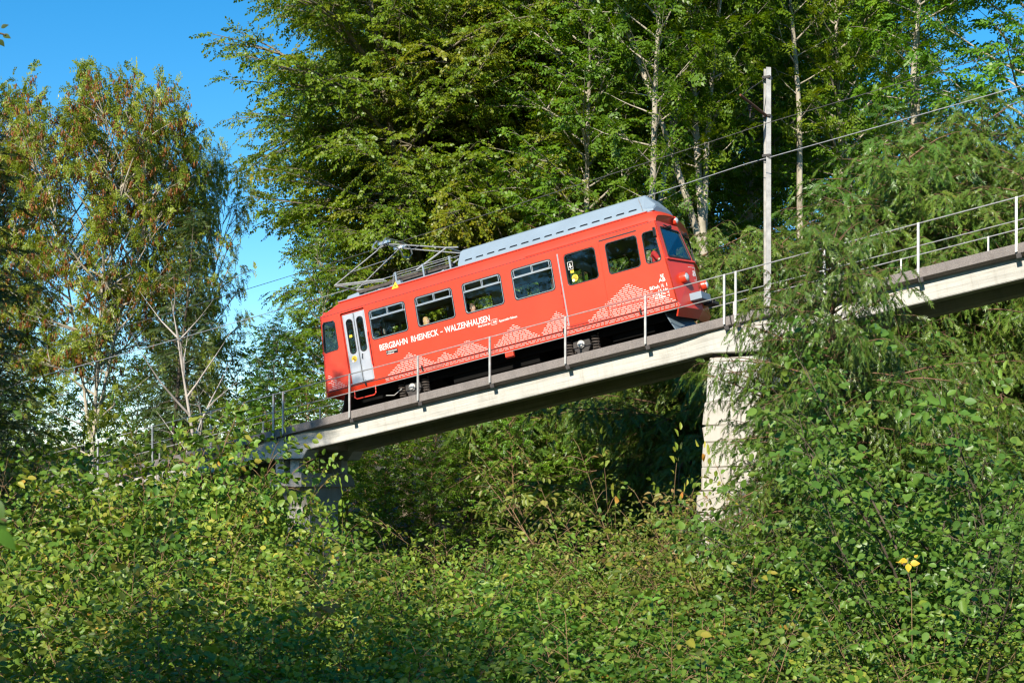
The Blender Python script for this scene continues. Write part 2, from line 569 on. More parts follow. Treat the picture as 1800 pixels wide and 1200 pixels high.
def ring_panel(mb, pts, width, depth, y):
    """a frame: outline pts, its inside offset by width towards the centre"""
    cx = sum(p[0] for p in pts) / len(pts)
    cz = sum(p[1] for p in pts) / len(pts)
    hx = max(p[0] for p in pts) - cx
    hz = max(p[1] for p in pts) - cz
    inn = [(cx + (p[0] - cx) * (hx - width) / hx, cz + (p[1] - cz) * (hz - width) / hz) for p in pts]
    return panel(mb, pts, [inn], depth, None, y)


def text_mesh(body, height, bold=0.0, xs=1.0, shear=0.0, spacing=1.0):
    cu = bpy.data.curves.new("lettering", 'FONT')
    cu.body = body
    cu.size = height / 0.70
    cu.offset = bold
    cu.shear = shear
    cu.space_character = spacing
    cu.extrude = 0.0015
    cu.resolution_u = 3
    ob = bpy.data.objects.new("lettering", cu)
    COL.objects.link(ob)
    me = bpy.data.meshes.new_from_object(ob)
    vs = [(v.co.x * xs, v.co.y, v.co.z) for v in me.vertices]
    fs = [tuple(p.vertices) for p in me.polygons]
    bpy.data.objects.remove(ob)
    bpy.data.curves.remove(cu)
    bpy.data.meshes.remove(me)
    return vs, fs


def side_text(mb, body, s, v, height, length=None, y=-0.004, **kw):
    vs, fs = text_mesh(body, height, **kw)
    if not vs:
        return mb
    x0, x1 = min(p[0] for p in vs), max(p[0] for p in vs)
    k = (length / (x1 - x0)) if length else 1.0
    return mb.add([(s + (p[0] - x0) * k, y - p[2], v + p[1]) for p in vs], fs)


# ------------------------------------------------------------------ ground
def sstep(a, b, x):
    t = min(1.0, max(0.0, (x - a) / (b - a)))
    return t * t * (3 - 2 * t)


def ground_z(x, y):
    z = -1.65 - 2.55 * sstep(1, 9, y)
    z += 0.11 * max(-14, min(45, x)) * sstep(16, 40, y)
    z -= 0.9 * math.exp(-((y - 34) / 5.0) ** 2)
    z += max(0.0, min(y, 70) - 41) * (0.13 + 0.10 * sstep(-12, 16, x))
    z += 5.0 * sstep(70, 105, y)
    z += 0.25 * math.sin(x * 0.7 + y * 0.3) * math.sin(y * 0.5 - x * 0.2)
    return z


def build_ground():
    xs = [-400, -250, -150, -90] + [-60 + 1.5 * i for i in range(81)] + [90, 150, 250, 400]
    ys = [-300, -150, -80, -40] + [-20 + 1.5 * i for i in range(80)] + [120, 160, 240, 400, 700]
    mb = MB()
    V = [(x, y, ground_z(x, min(y, 110))) for y in ys for x in xs]
    n = len(xs)
    Fc = [(j * n + i, j * n + i + 1, (j + 1) * n + i + 1, (j + 1) * n + i) for j in range(len(ys) - 1) for i in range(n - 1)]
    mb.add(V, Fc)
    o = link("ground", mb.mesh(M['soil'], smooth=True))
    o["kind"] = "structure"


build_ground()

# ------------------------------------------------------------------ bridge
W = 2.30                                  # width of the railcar body
DV = -1.80                                # top of the deck edge
J0, J1, J2, J3 = -15.4, -2.80, 9.78, 22.4  # joints over the piers
bridge = root("railway_bridge", (3.5, W / 2, DV), "pale concrete railway bridge climbing to the right on two piers", "bridge")


def deck_ring(s):
    y0, y1 = -0.75, W + 0.75
    return [(s, y0, DV - 0.20), (s, -0.50, DV - 0.25), (s, 2.0, DV - 0.25), (s, y1, DV - 0.20), (s, y1, DV), (s, y1 - 0.14, DV),
            (s, y1 - 0.16, DV - 0.12), (s, y0 + 0.16, DV - 0.12), (s, y0 + 0.14, DV), (s, y0, DV)]


BOT = -2.49


def girder(near, a, b):
    """one girder with web thickened and bottom deepened over the piers"""
    mb = MB()
    sg = -1 if near else 1
    y_in = -0.06 if near else 1.56

    def yo(k):
        base = -0.50 if near else 2.0
        return base + sg * 0.13 * k
    top = DV - 0.255
    st = [(a, 1.0, -2.62), (a + 0.46, 1.0, -2.705), (a + 0.66, 0.95, BOT - 0.01), (a + 0.95, 0.55, BOT), (a + 1.5, 0.0, BOT),
          ((a + b) / 2, 0.0, BOT), (b - 1.5, 0.0, BOT), (b - 0.95, 0.5, BOT), (b - 0.62, 0.95, BOT - 0.01), (b - 0.3, 1.0, -2.565), (b, 1.0, -2.62)]
    rings = []
    for s, k, z in st:
        t = top + 0.0245 * k
        rings.append([(s, y_in, z), (s, yo(k) - sg * 0.02, z), (s, yo(k), z + 0.02), (s, yo(k), t), (s, y_in, t)])
    mb.loft(rings)
    return mb


for a, b in ((J0, J1 - 0.015), (J1 + 0.015, J2 - 0.015), (J2 + 0.015, J3)):
    mb = MB()
    mb.loft([deck_ring(a), deck_ring(b)])
    part("deck_slab", mb, M['lip'], bridge, bevel=0.008)
    for near in (True, False):
        part("girder", girder(near, a, b), M['concrete'], bridge)
    for s in (a + 0.2, b - 0.5):
        part("cross_beam", MB().box(s, s + 0.3, -0.059, 1.559, -2.44, DV - 0.256), M['concrete_dark'], bridge)


# near and far railings
def make_railing(y, top, mids, posts, a, b, label, pw, inner):
    r = root("railing", (posts[0], y, DV), label, "railing", "railings along the bridge deck")
    for z in [top] + mids:
        part("rail", MB().tube([(a, y, z), (b, y, z)], 0.0135 if z == top else 0.011, 6), M['galv'], r, smooth=True)
    post = MB()
    s0 = posts[0]
    # an upright of folded channel steel with a foot plate and two bolts
    post.box(s0 - pw, s0 + pw, y - 0.02, y - 0.012, DV - 0.17, top + 0.015)
    post.box(s0 - pw, s0 - pw + 0.008, y - 0.0121, y + 0.02, DV - 0.17, top + 0.013)
    post.box(s0 + pw - 0.008, s0 + pw, y - 0.0121, y + 0.02, DV - 0.17, top + 0.013)
    lean = math.tan(TH)          # the uprights stand plumb on the sloping deck
    post.v = [(x + lean * (z - DV), y_, z) for x, y_, z in post.v]
    o0 = part("post", post, M['galv'], r)
    brk = MB().box(s0 - 0.05, s0 + 0.05, y + inner * 0.021, y + inner * 0.06, DV - 0.30, DV - 0.20)
    b0 = part("bracket", brk, M['iron'], o0)
    for s in posts[1:]:
        # uprights stand plumb enough: copies share the mesh
        o = o0.copy()
        COL.objects.link(o)
        o.parent = r
        o.location = (s - s0, 0, 0)
        q = b0.copy()
        COL.objects.link(q)
        q.parent = o
    return r


near_posts = [-13.4, -11.3, -9.25, -7.2, -5.1, -2.98, -2.66, -0.53, 1.55, 3.62, 5.68, 7.74, 9.66, 9.93, 11.95, 13.97, 15.95, 18.0, 20.0, 22.0]
make_railing(-0.785, -0.88, [-1.345], near_posts, J0, J3, "galvanised two-rail railing along the near sunlit edge of the bridge", 0.024, 1)
make_railing(W + 0.785, -0.78, [-1.3], [s + 0.9 for s in near_posts[:-1] if abs(s - 9.66) > 0.1 and abs(s + 2.98) > 0.1], J0, J3,
             "galvanised railing along the far edge of the bridge behind the red railcar", 0.018, -1)

# track
track = root("railway_track", (3.5, W / 2, DV - 0.11), "narrow gauge rack railway track on the bridge deck", "track")
for y in (W / 2 - 0.63, W / 2 + 0.63):
    mb = MB()
    mb.loft([[(s, y - 0.055, -1.885), (s, y + 0.055, -1.885), (s, y + 0.055, -1.87), (s, y + 0.012, -1.855), (s, y + 0.012, -1.79), (s, y + 0.03, -1.78),
              (s, y + 0.03, -1.75), (s, y - 0.03, -1.75), (s, y - 0.03, -1.78), (s, y - 0.012, -1.79), (s, y - 0.012, -1.855), (s, y - 0.055, -1.87)] for s in (J0, J3)])
    part("rail", mb, M['rust'], track)
mb = MB()
mb.box(J0, J3, W / 2 - 0.05, W / 2 - 0.02, -1.88, -1.74)
mb.box(J0, J3, W / 2 + 0.02, W / 2 + 0.05, -1.88, -1.74)
s = J0
while s < J3:
    mb.box(s, s + 0.04, W / 2 - 0.0199, W / 2 + 0.0199, -1.82, -1.75)
    s += 0.1
part("rack", mb, M['iron'], track)
mb = MB().box(J0 + 0.1, J0 + 0.32, W / 2 - 0.95, W / 2 + 0.95, -1.915, -1.886)
s0_ = part("sleeper", mb, M['wood'], track)
k = 1
while J0 + 0.1 + 0.62 * k < J3 - 0.4:
    o = s0_.copy()
    COL.objects.link(o)
    o.parent = track
    o.location = (0.62 * k, 0, 0)
    k += 1


# piers (vertical, turned with the track)
def stone_block(w, d, h, rng, rough):
    """one dressed stone with chipped edges"""
    mb = MB()
    c = 0.035
    rings = []
    for z, k in ((0, 1), (c, 0), (h - c, 0), (h, 1)):
        i = c * k
        ring = []
        for x, y in ((-w / 2 + i, -d / 2 + i), (w / 2 - i, -d / 2 + i), (w / 2 - i, d / 2 - i), (-w / 2 + i, d / 2 - i)):
            ring.append((x + rng.uniform(-rough, rough), y + rng.uniform(-rough, rough), z))
        rings.append(ring)
    mb.loft(rings)
    return mb


p1 = tw(9.68, 0.78, -2.70)
gz = ground_z(p1.x, p1.y) - 0.5
pier = root("bridge_pier", (p1.x, p1.y, gz), "tall pale stone bridge pier with a smooth concrete head, beside the drooping yew", "bridge pier", "piers under the bridge", rot=-PSI)
rng = random.Random(5)
hgt = p1.z - gz
head = MB()
zz = hgt - 1.0
prof = [(0.68, 1.36, 0.0), (0.66, 1.34, 0.85), (0.62, 1.30, 0.93), (0.62, 1.30, 1.0)]
head.loft([[(-a, -b, zz + h), (a, -b, zz + h), (a, b, zz + h), (-a, b, zz + h)] for a, b, h in prof])
part("pier_head", head, M['concrete'], pier, bevel=0.02)
z = zz
row = 0
while z > 0.02:
    h = min(z, rng.choice([0.38, 0.46, 0.55, 0.62]))
    depth_ = zz - z
    hw = 0.70 + depth_ * 0.05 + rng.uniform(-0.02, 0.05)
    hd = 1.36 + depth_ * 0.05 + rng.uniform(-0.02, 0.05)
    cut = (-0.1 if row % 2 else 0.22) * hw
    core = MB().box(-hw + 0.08, hw - 0.08, -hd + 0.08, hd - 0.08, z - h, z - 0.0005)
    part("core", core, M['concrete_dark'], pier)
    for (xa, xb) in ((-hw, cut - 0.008), (cut + 0.008, hw)):
        for (ya, yb) in ((-hd, -hd + 0.6), (-hd + 0.615, hd - 0.615), (hd - 0.6, hd)):
            blk = stone_block(xb - xa, yb - ya, h - 0.005, rng, 0.03)
            me = blk.mesh(M['stone'])
            o = link("stone", me, pier, ((xa + xb) / 2, (ya + yb) / 2, z - h))
    z -= h
    row += 1
for a in (-0.42, 0.42):
    for y in (-1.02, 1.02):
        part("bearing", MB().box(a - 0.16, a + 0.16, y - 0.2, y + 0.2, hgt + 0.0005, hgt + 0.09), M['iron'], pier)

p0 = tw(-2.96, 0.78, -2.62)
gz = ground_z(p0.x, p0.y) - 0.5
pier2 = root("bridge_pier", (p0.x, p0.y, gz), "concrete pier with a wide slant-edged cap and short bearing blocks, half hidden by shrubs", "bridge pier", "piers under the bridge", rot=-PSI)
h2 = p0.z - gz
cap = MB()
cz = h2 - 0.34
prof = [(-1.72, 0.0), (1.42, 0.0), (1.72, 0.10), (1.72, 0.12)]
pts = [(-1.28, -0.37), (1.30, -0.37), (1.26, -0.20), (1.10, -0.03), (0.85, 0.0), (-0.85, 0.0), (-1.28, 0.0)]
cap.loft([[(x, p[0], cz + p[1]) for p in pts] for x in (-0.52, 0.52)])
part("pier_cap", cap, M['concrete_dark'], pier2, bevel=0.015)
shaft = MB()
shaft.loft([[(-a, -b, zz_), (a, -b, zz_), (a, b, zz_), (-a, b, zz_)] for a, b, zz_ in ((0.50, 0.85, 0.0), (0.36, 0.66, cz - 0.9), (0.40, 1.0, cz - 0.3705))])
part("pier_shaft", shaft, M['concrete_dark'], pier2)
for x in (-0.24, 0.24):
    for y in (-1.04, 0.98):
        part("bearing_block", MB().box(x - 0.14, x + 0.14, y - 0.15, y + 0.15, cz + 0.0005, h2 + 0.02), M['concrete'], pier2, bevel=0.01)

# catenary pole beyond the deck, its bracket and insulators
pb = tw(9.63, W + 0.40, -1.81)
pole_h = (Y0 - 120) / F_PX * pb.y - pb.z
pole = root("catenary_pole", (pb.x, pb.y, pb.z), "grey steel overhead line mast with a rusty bracket standing behind the track", "pole", rot=-PSI)
mb = MB()
h_, wf, ti = 0.085, 0.062, 0.011
for x0, x1, y0, y1 in ((-wf, wf, -h_, -h_ + ti), (-wf, wf, h_ - ti, h_), (-0.006, 0.006, -h_ + ti, h_ - ti)):
    mb.box(x0, x1, y0, y1, -0.3, pole_h)
mast = part("mast", mb, M['galv_pole'], pole)
mast.rotation_euler = (0, 0, R(38))
arm_z = (Y0 - 205) / F_PX * pb.y - pb.z
part("bracket_arm", MB().tube([(0, -0.09, arm_z), (-0.05, -2.05, arm_z + 0.02)], [0.036, 0.028], 8), M['rust'], pole, smooth=True)
part("stay_rod", MB().tube([(0, -0.06, arm_z + 0.95), (-0.05, -1.95, arm_z + 0.04)], 0.009, 5), M['iron'], pole)
for zc in (arm_z + 0.95, arm_z, arm_z - 0.98):
    part("clamp", MB().box(-0.098, 0.098, -0.112, 0.112, zc - 0.03, zc + 0.03), M['iron'], pole)
part("insulator", MB().lathe((-0.05, -1.28, arm_z - 0.025), (0, 0, -1), [(0, 0.02), (0.03, 0.06), (0.05, 0.02), (0.08, 0.06), (0.10, 0.02), (0.13, 0.05), (0.16, 0.015), (0.30, 0.012)], 10), M['iron_brown'], pole, smooth=True)


def wire(name, pts, r, mat, label, cat):
    base = Vector(pts[0])
    mb = MB().tube([Vector(p) - base for p in pts], r, 5)
    o = link(name, mb.mesh(mat), None, base)
    tag(o, label, cat)


def span_pts(y, v, s0, s1, sag, piers):
    """wire hung between supports with a little sag"""
    out = []
    sup = [s for s in piers if s0 < s < s1]
    nodes = [s0] + sup + [s1]
    for a, b in zip(nodes[:-1], nodes[1:]):
        for k in range(12):
            t = k / 12
            out.append(tw(a + (b - a) * t, y, v - sag * 4 * t * (1 - t)))
    out.append(tw(s1, y, v))
    return out


wire("contact_wire", span_pts(1.2, 2.80, -60, 40, 0.10, [-38, -14, 11.0]), 0.0085, M['wire'], "thin dark contact wire touching the railcar's pantograph", "wire")
wire("feeder_cable", span_pts(W + 0.32, 2.42, -60, 40, 0.16, [-38, -14, 9.9]), 0.011, M['cable'], "thicker pale feeder cable clamped to the grey steel mast", "cable")

# ------------------------------------------------------------------ the railcar
car = root("rack_railcar", (3.4, W / 2, -1.75), "red rack railcar with white brick mountain pattern climbing the bridge", "railcar")


def corner_s(v):
    return 8.41 - (v + 1.1) * 0.1


def apex_s(v):
    return 8.60 - 0.02 * (v + 1.0) if v < 0 else 8.58 - 0.25 * v


def low_corner_s(v):
    return -1.66 + (v + 1.02) * 0.08


def low_apex_s(v):
    return low_corner_s(v) - (0.20 if v < 0 else 0.20 - 0.1 * v)


VT, VB = 0.98, -1.02
W4 = [(1.42 * k, 1.42 * k + 1.14) for k in range(4)]


def side_outline():
    return [(low_corner_s(VB), VB), (corner_s(VB), VB), (corner_s(VT), VT), (low_corner_s(VT), VT)]


w0_pts = [(-1.06, 0.74), (-1.10, 0.81), (-1.42, 0.83), (-1.47, 0.77), (-1.545, 0.06), (-1.50, 0.0), (-1.10, 0.01), (-1.06, 0.07)]
w7_pts = rrect(7.79, 8.13, 0.0, 0.78, 0.09, slant1=0.07)


def near_holes():
    hs = [rrect(a, b, 0.0, 0.80, 0.09) for a, b in W4]
    hs += [rrect(5.73, 6.57, 0.0, 0.78, 0.09), rrect(6.83, 7.67, 0.0, 0.78, 0.09), w7_pts, w0_pts, rrect(-0.87, -0.11, -0.985, 0.93, 0.03, 3)]
    return hs


def far_holes():
    hs = [rrect(a, b, 0.0, 0.92, 0.09) for a, b in W4]
    hs += [rrect(5.73, 6.57, 0.0, 0.92, 0.09), rrect(6.83, 7.67, 0.0, 0.92, 0.09), w7_pts, w0_pts, rrect(-0.80, -0.18, 0.0, 0.80, 0.06, 3)]
    return hs


body = MB()
panel(body, side_outline(), near_holes(), 0.045, None, 0.0)
panel(body, side_outline(), far_holes(), 0.045, None, W - 0.045)
# lower sill, tucked under
for yy, sg in ((0.0, 1), (W, -1)):
    rings = []
    for s in (low_corner_s(VB) - 0.0, -0.9, 3.0, 8.05, corner_s(VB)):
        zb = -1.17 if -1.2 < s < 8.2 else -1.15
        rings.append([(s, yy, VB - 0.028), (s, yy + sg * 0.045, VB - 0.028), (s, yy + sg * 0.10, zb), (s, yy + sg * 0.055, zb)])
    body.loft(rings)
part("body_side", body, M['red'], car)
# inside lining: floor, ceiling, partition
part("floor", MB().box(-1.5, 8.3, 0.05, W - 0.05, -1.06, -1.0), M['floor'], car)
part("ceiling", MB().box(-1.4, 8.1, 0.05, W - 0.05, 0.965, 1.0), M['lining'], car)
lin = MB()
far_lin = [rrect(a - 0.01, b + 0.01, -0.01, 0.93, 0.09) for a, b in W4] + [rrect(5.72, 6.58, -0.01, 0.93, 0.09), rrect(6.82, 7.68, -0.01, 0.93, 0.09)]
panel(lin, [(-1.0, -0.99), (7.75, -0.99), (7.75, 0.96), (-1.0, 0.96)], far_lin + [rrect(-0.81, -0.17, -0.01, 0.81, 0.06)], 0.012, None, W - 0.06)
part("lining", lin, M['lining'], car)
for s in (-0.03, 5.50, 7.72):
    pt = MB()
    panel(pt, [(0.06, -0.99), (W - 0.07, -0.99), (W - 0.07, 0.95), (0.06, 0.95)],
          [[(0.75, -0.95), (1.55, -0.95), (1.55, 0.7), (0.75, 0.7)]] + ([rrect(1.63, W - 0.15, 0.0, 0.7, 0.05), rrect(0.14, 0.68, 0.0, 0.7, 0.05)]),
          0.03, lambda a, b, c, s=s: (s + b, a, c))
    part("partition", pt, M['lining_pale'] if s > 1 else M['lining'], car)
post_notice = MB().box(5.532, 5.536, 1.66, 1.9, -0.45, -0.08)
part("notice", post_notice, M['poster'], car)

# ends: two facets meeting in a shallow prow, windscreen openings in the upper half
for end in ('up', 'down'):
    cs, aps = (corner_s, apex_s) if end == 'up' else (low_corner_s, low_apex_s)
    sgn = 1 if end == 'up' else -1
    for side in (0, 1):
        def fmap(e, b, v, side=side, cs=cs, aps=aps, sgn=sgn):
            t = e / 1.17
            s = cs(v) * (1 - t) + aps(v) * t - sgn * b
            y = (W / 2) * t
            return (s, y if side == 0 else W - y, v)
        fb = MB()
        panel(fb, [(0, -1.155), (1.17, -1.155), (1.17, 0.03), (0, 0.03)], [], 0.04, fmap)
        ws = rrect(0.13, 1.10, 0.09, 0.84, 0.06)
        panel(fb, [(0, 0.03), (1.17, 0.03), (1.17, VT), (0, VT)], [ws], 0.04, fmap)
        o = part("end_panel", fb, M['red'], car)
        gk = MB()
        inn = rrect(0.155, 1.075, 0.115, 0.815, 0.045)
        panel(gk, rrect(0.118, 1.112, 0.078, 0.852, 0.065), [inn], 0.05, lambda e, b, v, f=fmap: f(e, b - 0.012, v))
        wsf = part("windscreen", gk, M['rubber'], car)
        gl = MB()
        panel(gl, rrect(0.145, 1.085, 0.105, 0.825, 0.05), [], 0.006, lambda e, b, v, f=fmap: f(e, b + 0.006, v))
        part("pane", gl, M['windscreen'], wsf)
        # moulding under the windscreen
        md = MB()
        panel(md, [(0.02, 0.015), (1.17, 0.015), (1.17, 0.05), (0.02, 0.05)], [], 0.04, lambda e, b, v, f=fmap: f(e, b - 0.04, v))
        part("moulding", md, M['red'], car, bevel=0.008)
        if end == 'up':
            wp = MB()
            p_a, p_b = fmap(0.30, -0.03, 0.90), fmap(0.62, -0.035, 0.86)
            wp.tube([p_a, p_b], 0.016, 6)
            wp.tube([p_b, fmap(0.20, -0.03, 0.83)], 0.010, 5)
            wp.lathe(fmap(0.62, 0.0, 0.88), (1, -0.15, 0), [(-0.02, 0.045), (0.06, 0.045), (0.07, 0.02)], 8)
            part("wiper", wp, M['black'], car)


def roof_prof():
    half = [(0.0, 0.98), (0.012, 1.06), (0.045, 1.15), (0.10, 1.225), (0.17, 1.275), (0.45, 1.36), (0.80, 1.405), (W / 2, 1.42)]
    return half + [(W - y, v) for y, v in half[:-1]][::-1]


prof = roof_prof()


def roof_ring(s_mid, t, up):
    ring = []
    for y, v in prof:
        f = 1 - abs(y - W / 2) / (W / 2)
        if up:
            s = 7.95 + (corner_s(0.98) + (apex_s(0.98) - corner_s(0.98)) * f - 7.95 + 0.012) * t
            k = 1 - 0.50 * t ** 2
        else:
            s = -0.85 + (low_corner_s(0.98) + (low_apex_s(0.98) - low_corner_s(0.98)) * f + 0.85 - 0.012) * t
            k = 1 - 0.82 * t ** 1.3
        ring.append((s, y, 0.98 + (v - 0.98) * k + 0.0005))
    return ring


rings = [roof_ring(0, t, False) for t in (1, 0.85, 0.6, 0.3, 0)] + [roof_ring(0, t, True) for t in (0, 0.3, 0.6, 0.85, 1)]
rf = MB().loft(rings, caps=True, closed=True)
for k, f in enumerate(rf.f):
    if len(f) == 4:
        ring_i, col_i = f[0] // len(prof), f[0] % len(prof)
        if 3 <= ring_i <= 5 and 4 <= col_i <= 9:
            rf.mi[k] = 1
roof = part("roof", rf, [M['red'], M['grey_roof']], car, smooth=True, sharp=50)
gt = MB()
for yy, sg in ((0.145, 1), (W - 0.145, -1)):
    gt.hexa([(-0.95, yy, 1.282), (-0.95, yy + sg * 0.05, 1.286), (-0.95, yy + sg * 0.05, 1.312), (-0.95, yy, 1.308)],
            [(7.98, yy, 1.282), (7.98, yy + sg * 0.05, 1.286), (7.98, yy + sg * 0.05, 1.312), (7.98, yy, 1.308)])
part("gutter", gt, M['grey_roof'], roof)
gt = MB()
for yy, sg in ((0.115, 1), (W - 0.115, -1)):
    gt.box(-0.95, 7.98, min(yy, yy + sg * 0.03), max(yy, yy + sg * 0.03), 1.258, 1.2815)
part("gutter_lip", gt, M['red_dark'], roof)
for s in (0.05, 1.5, 3.0, 4.5, 6.0, 7.3):
    part("drain_spout", MB().box(s, s + 0.02, 0.10, 0.114, 1.20, 1.275), M['red_dark'], roof)
seam = MB()
seam.box(low_corner_s(VT) + 0.02, corner_s(VT) - 0.10, -0.003, 0.002, 0.965, 0.977)
seam.box(low_corner_s(VB), corner_s(VB), -0.002, 0.02, -1.048, -1.022)
part("seam", seam, M['rubber'], car)
mb = MB()
mb.loft([[(s, -0.012, 1.0), (s, 0.004, 1.0), (s, 0.004, 1.02), (s, -0.012, 1.016)] for s in (4.72, 8.02)])
part("rain_strip", mb, M['red'], car)
for s in (-0.4, 1.35, 3.32, 5.42, 7.45):
    part("tie_down_hook", MB().box(s - 0.022, s + 0.022, -0.022, 0.0, -1.10, -0.97), M['black'], car)


# passenger windows
def make_window(outer, vent, dusty=False, far=False):
    yb = 0.0 if not far else W - 0.045
    g = MB()
    ring_panel(g, outer, 0.022, 0.062, yb - 0.009)
    wdw = part("window", g, M['rubber'], car)
    xs = [p[0] for p in outer]
    zs = [p[1] for p in outer]
    x0, x1, z0, z1 = min(xs) + 0.02, max(xs) - 0.02, min(zs) + 0.02, max(zs) - 0.02
    if vent:
        fr = MB()
        ring_panel(fr, rrect(x0, x1, z0, z1, 0.075), 0.016, 0.03, yb - 0.004)
        zb = z1 - 0.215
        fr.box(x0 + 0.012, x1 - 0.012, yb - 0.012, yb + 0.02, zb - 0.016, zb + 0.016)
        part("frame", fr, M['alu'], wdw)
        xm = x0 + (x1 - x0) * 0.50
        sl = MB()
        ring_panel(sl, rrect(x0 + 0.05, xm + 0.035, zb + 0.018, z1 - 0.012, 0.03, 3), 0.016, 0.02, yb + 0.004)
        ring_panel(sl, rrect(xm - 0.01, x1 - 0.05, zb + 0.018, z1 - 0.016, 0.03, 3), 0.016, 0.02, yb - 0.008)
        part("vent_sash", sl, M['alu'], wdw)
    gl = MB()
    inn = [((p[0] - (x0 + x1) / 2) * 0.985 + (x0 + x1) / 2, (p[1] - (z0 + z1) / 2) * 0.98 + (z0 + z1) / 2) for p in outer]
    panel(gl, inn, [], 0.006, None, yb + 0.024)
    part("pane", gl, M['glass_dusty'] if dusty else M['glass'], wdw)
    return wdw


for a, b in W4:
    make_window(rrect(a, b, 0.0, 0.80, 0.09), True)
    make_window(rrect(a, b, 0.0, 0.92, 0.09), False, far=True)
for a, b in ((5.73, 6.57), (6.83, 7.67)):
    make_window(rrect(a, b, 0.0, 0.78, 0.09), False, True)
    make_window(rrect(a, b, 0.0, 0.92, 0.09), False, False, far=True)
make_window(w7_pts, False)
make_window(w7_pts, False, far=True)
make_window(w0_pts, False)
make_window(w0_pts, False, far=True)
make_window(rrect(-0.80, -0.18, 0.0, 0.80, 0.06, 3), False, far=True)

# silver double door near the lower end
hd = MB()
hd.box(-0.868, -0.84, 0.0451, 0.12, -0.98, 0.92)
hd.box(-0.14, -0.112, 0.0451, 0.12, -0.98, 0.92)
hd.box(-0.868, -0.112, 0.0451, 0.12, 0.88, 0.925)
hd.box(-0.868, -0.112, 0.0451, 0.12, -1.0, -0.975)
part("door_frame", hd, M['red_dark'], car)
for a, b in ((-0.838, -0.49), (-0.486, -0.142)):
    dl = MB()
    c = (a + b) / 2 + (0.01 if a < -0.6 else -0.01)
    hole = rrect(c - 0.105, c + 0.105, -0.20, 0.74, 0.10)
    panel(dl, [(a, -0.97), (b, -0.97), (b, 0.875), (a, 0.875)], [hole], 0.035, None, 0.05)
    d = part("door", dl, M['door'], car, label="silver folding door leaf with a tall rounded window")
    g = MB()
    ring_panel(g, rrect(c - 0.108, c + 0.108, -0.203, 0.743, 0.10), 0.018, 0.05, 0.042)
    part("gasket", g, M['rubber'], d)
    g = MB()
    panel(g, rrect(c - 0.10, c + 0.10, -0.195, 0.735, 0.095), [], 0.006, None, 0.065)
    part("pane", g, M['glass_dusty'], d)
    rb = MB()
    for xx in ((a + 0.02, a + 0.032), (b - 0.035, b - 0.02)):
        rb.box(xx[0], xx[1], 0.044, 0.0501, -0.95, 0.86)
    part("rib", rb, M['alu'], d)
part("door_edge", MB().box(-0.4955, -0.4805, 0.04, 0.049, -0.96, 0.87), M['rubber'], car)
part("door_handle", MB().tube([(-0.40, 0.045, -0.38), (-0.40, 0.01, -0.38), (-0.38, 0.01, -0.26), (-0.38, 0.045, -0.26)], 0.010, 6), M['iron'], car)
part("handrail", MB().tube([(-0.075, 0.0, 0.25), (-0.075, -0.06, 0.25), (-0.075, -0.06, -0.62), (-0.075, 0.0, -0.62)], 0.014, 7), M['red'], car, smooth=True)
part("step_plate", MB().box(-0.86, -0.12, -0.03, 0.05, -1.0, -0.985), M['alu'], car)

# sliding door near the upper end
sd = MB()
panel(sd, rrect(5.60, 6.68, -0.95, 0.87, 0.02, 2), [rrect(5.72, 6.58, -0.01, 0.79, 0.09)], 0.016, None, -0.016)
sdr = part("sliding_door", sd, M['red'], car, bevel=0.004, label="red sliding door with a large rounded window")
part("door_edge_strip", MB().box(5.565, 5.598, -0.014, -0.0005, -0.94, 0.85), M['alu'], sdr)
part("door_track", MB().box(6.70, 7.68, -0.010, -0.0005, 0.855, 0.885), M['rubber'], car)
part("door_track", MB().box(5.58, 6.72, -0.020, -0.0005, -0.985, -0.955), M['red_dark'], car)
part("door_track", MB().box(6.72, 7.70, -0.010, -0.0005, -0.800, -0.790), M['red_dark'], car)
for z in (0.02, -0.33):
    part("door_handle", MB().tube([(5.53, 0.0, z + 0.10), (5.53, -0.04, z + 0.08), (5.53, -0.04, z - 0.14), (5.53, 0.0, z - 0.16)], 0.010, 6), M['red'], car)

# lamps
def lamp(s, y, v, r, d=(1, -0.15, 0)):
    h = MB().lathe((s, y, v), d, [(-0.12, r * 1.15), (0.04, r * 1.12), (0.085, r * 1.0), (0.085, r * 0.9), (0.05, r * 0.88)], 18)
    lp = part("headlight", h, M['red'], car, smooth=True, sharp=40)
    g = MB().lathe((s, y, v), d, [(0.052, r * 0.87), (0.09, r * 0.82), (0.115, r * 0.5), (0.122, 0.001)], 18)
    part("lens", g, M['chrome'], lp, smooth=True)


lamp(8.50, 0.44, -0.43, 0.115, (1, -0.12, 0))
lamp(8.50, W - 0.44, -0.43, 0.115, (1, 0.12, 0))
lamp(8.26, W / 2, 1.14, 0.095, (1, 0, 0))
lamp(-1.78, 0.44, -0.43, 0.115, (-1, -0.12, 0))
part("rear_view_mirror", MB().loft([[(8.10, -0.03 - 0.02 * k, 0.60), (8.18, -0.05 - 0.02 * k, 0.60), (8.18, -0.05 - 0.02 * k, 0.82), (8.10, -0.03 - 0.02 * k, 0.82)] for k in (0, 1)]), M['black'], car, bevel=0.008)
part("marker_lamp", MB().lathe((-1.50, 0.25, 1.03), (0, 0, 1), [(0, 0.05), (0.08, 0.05), (0.11, 0.03)], 10), M['red'], car, smooth=True)

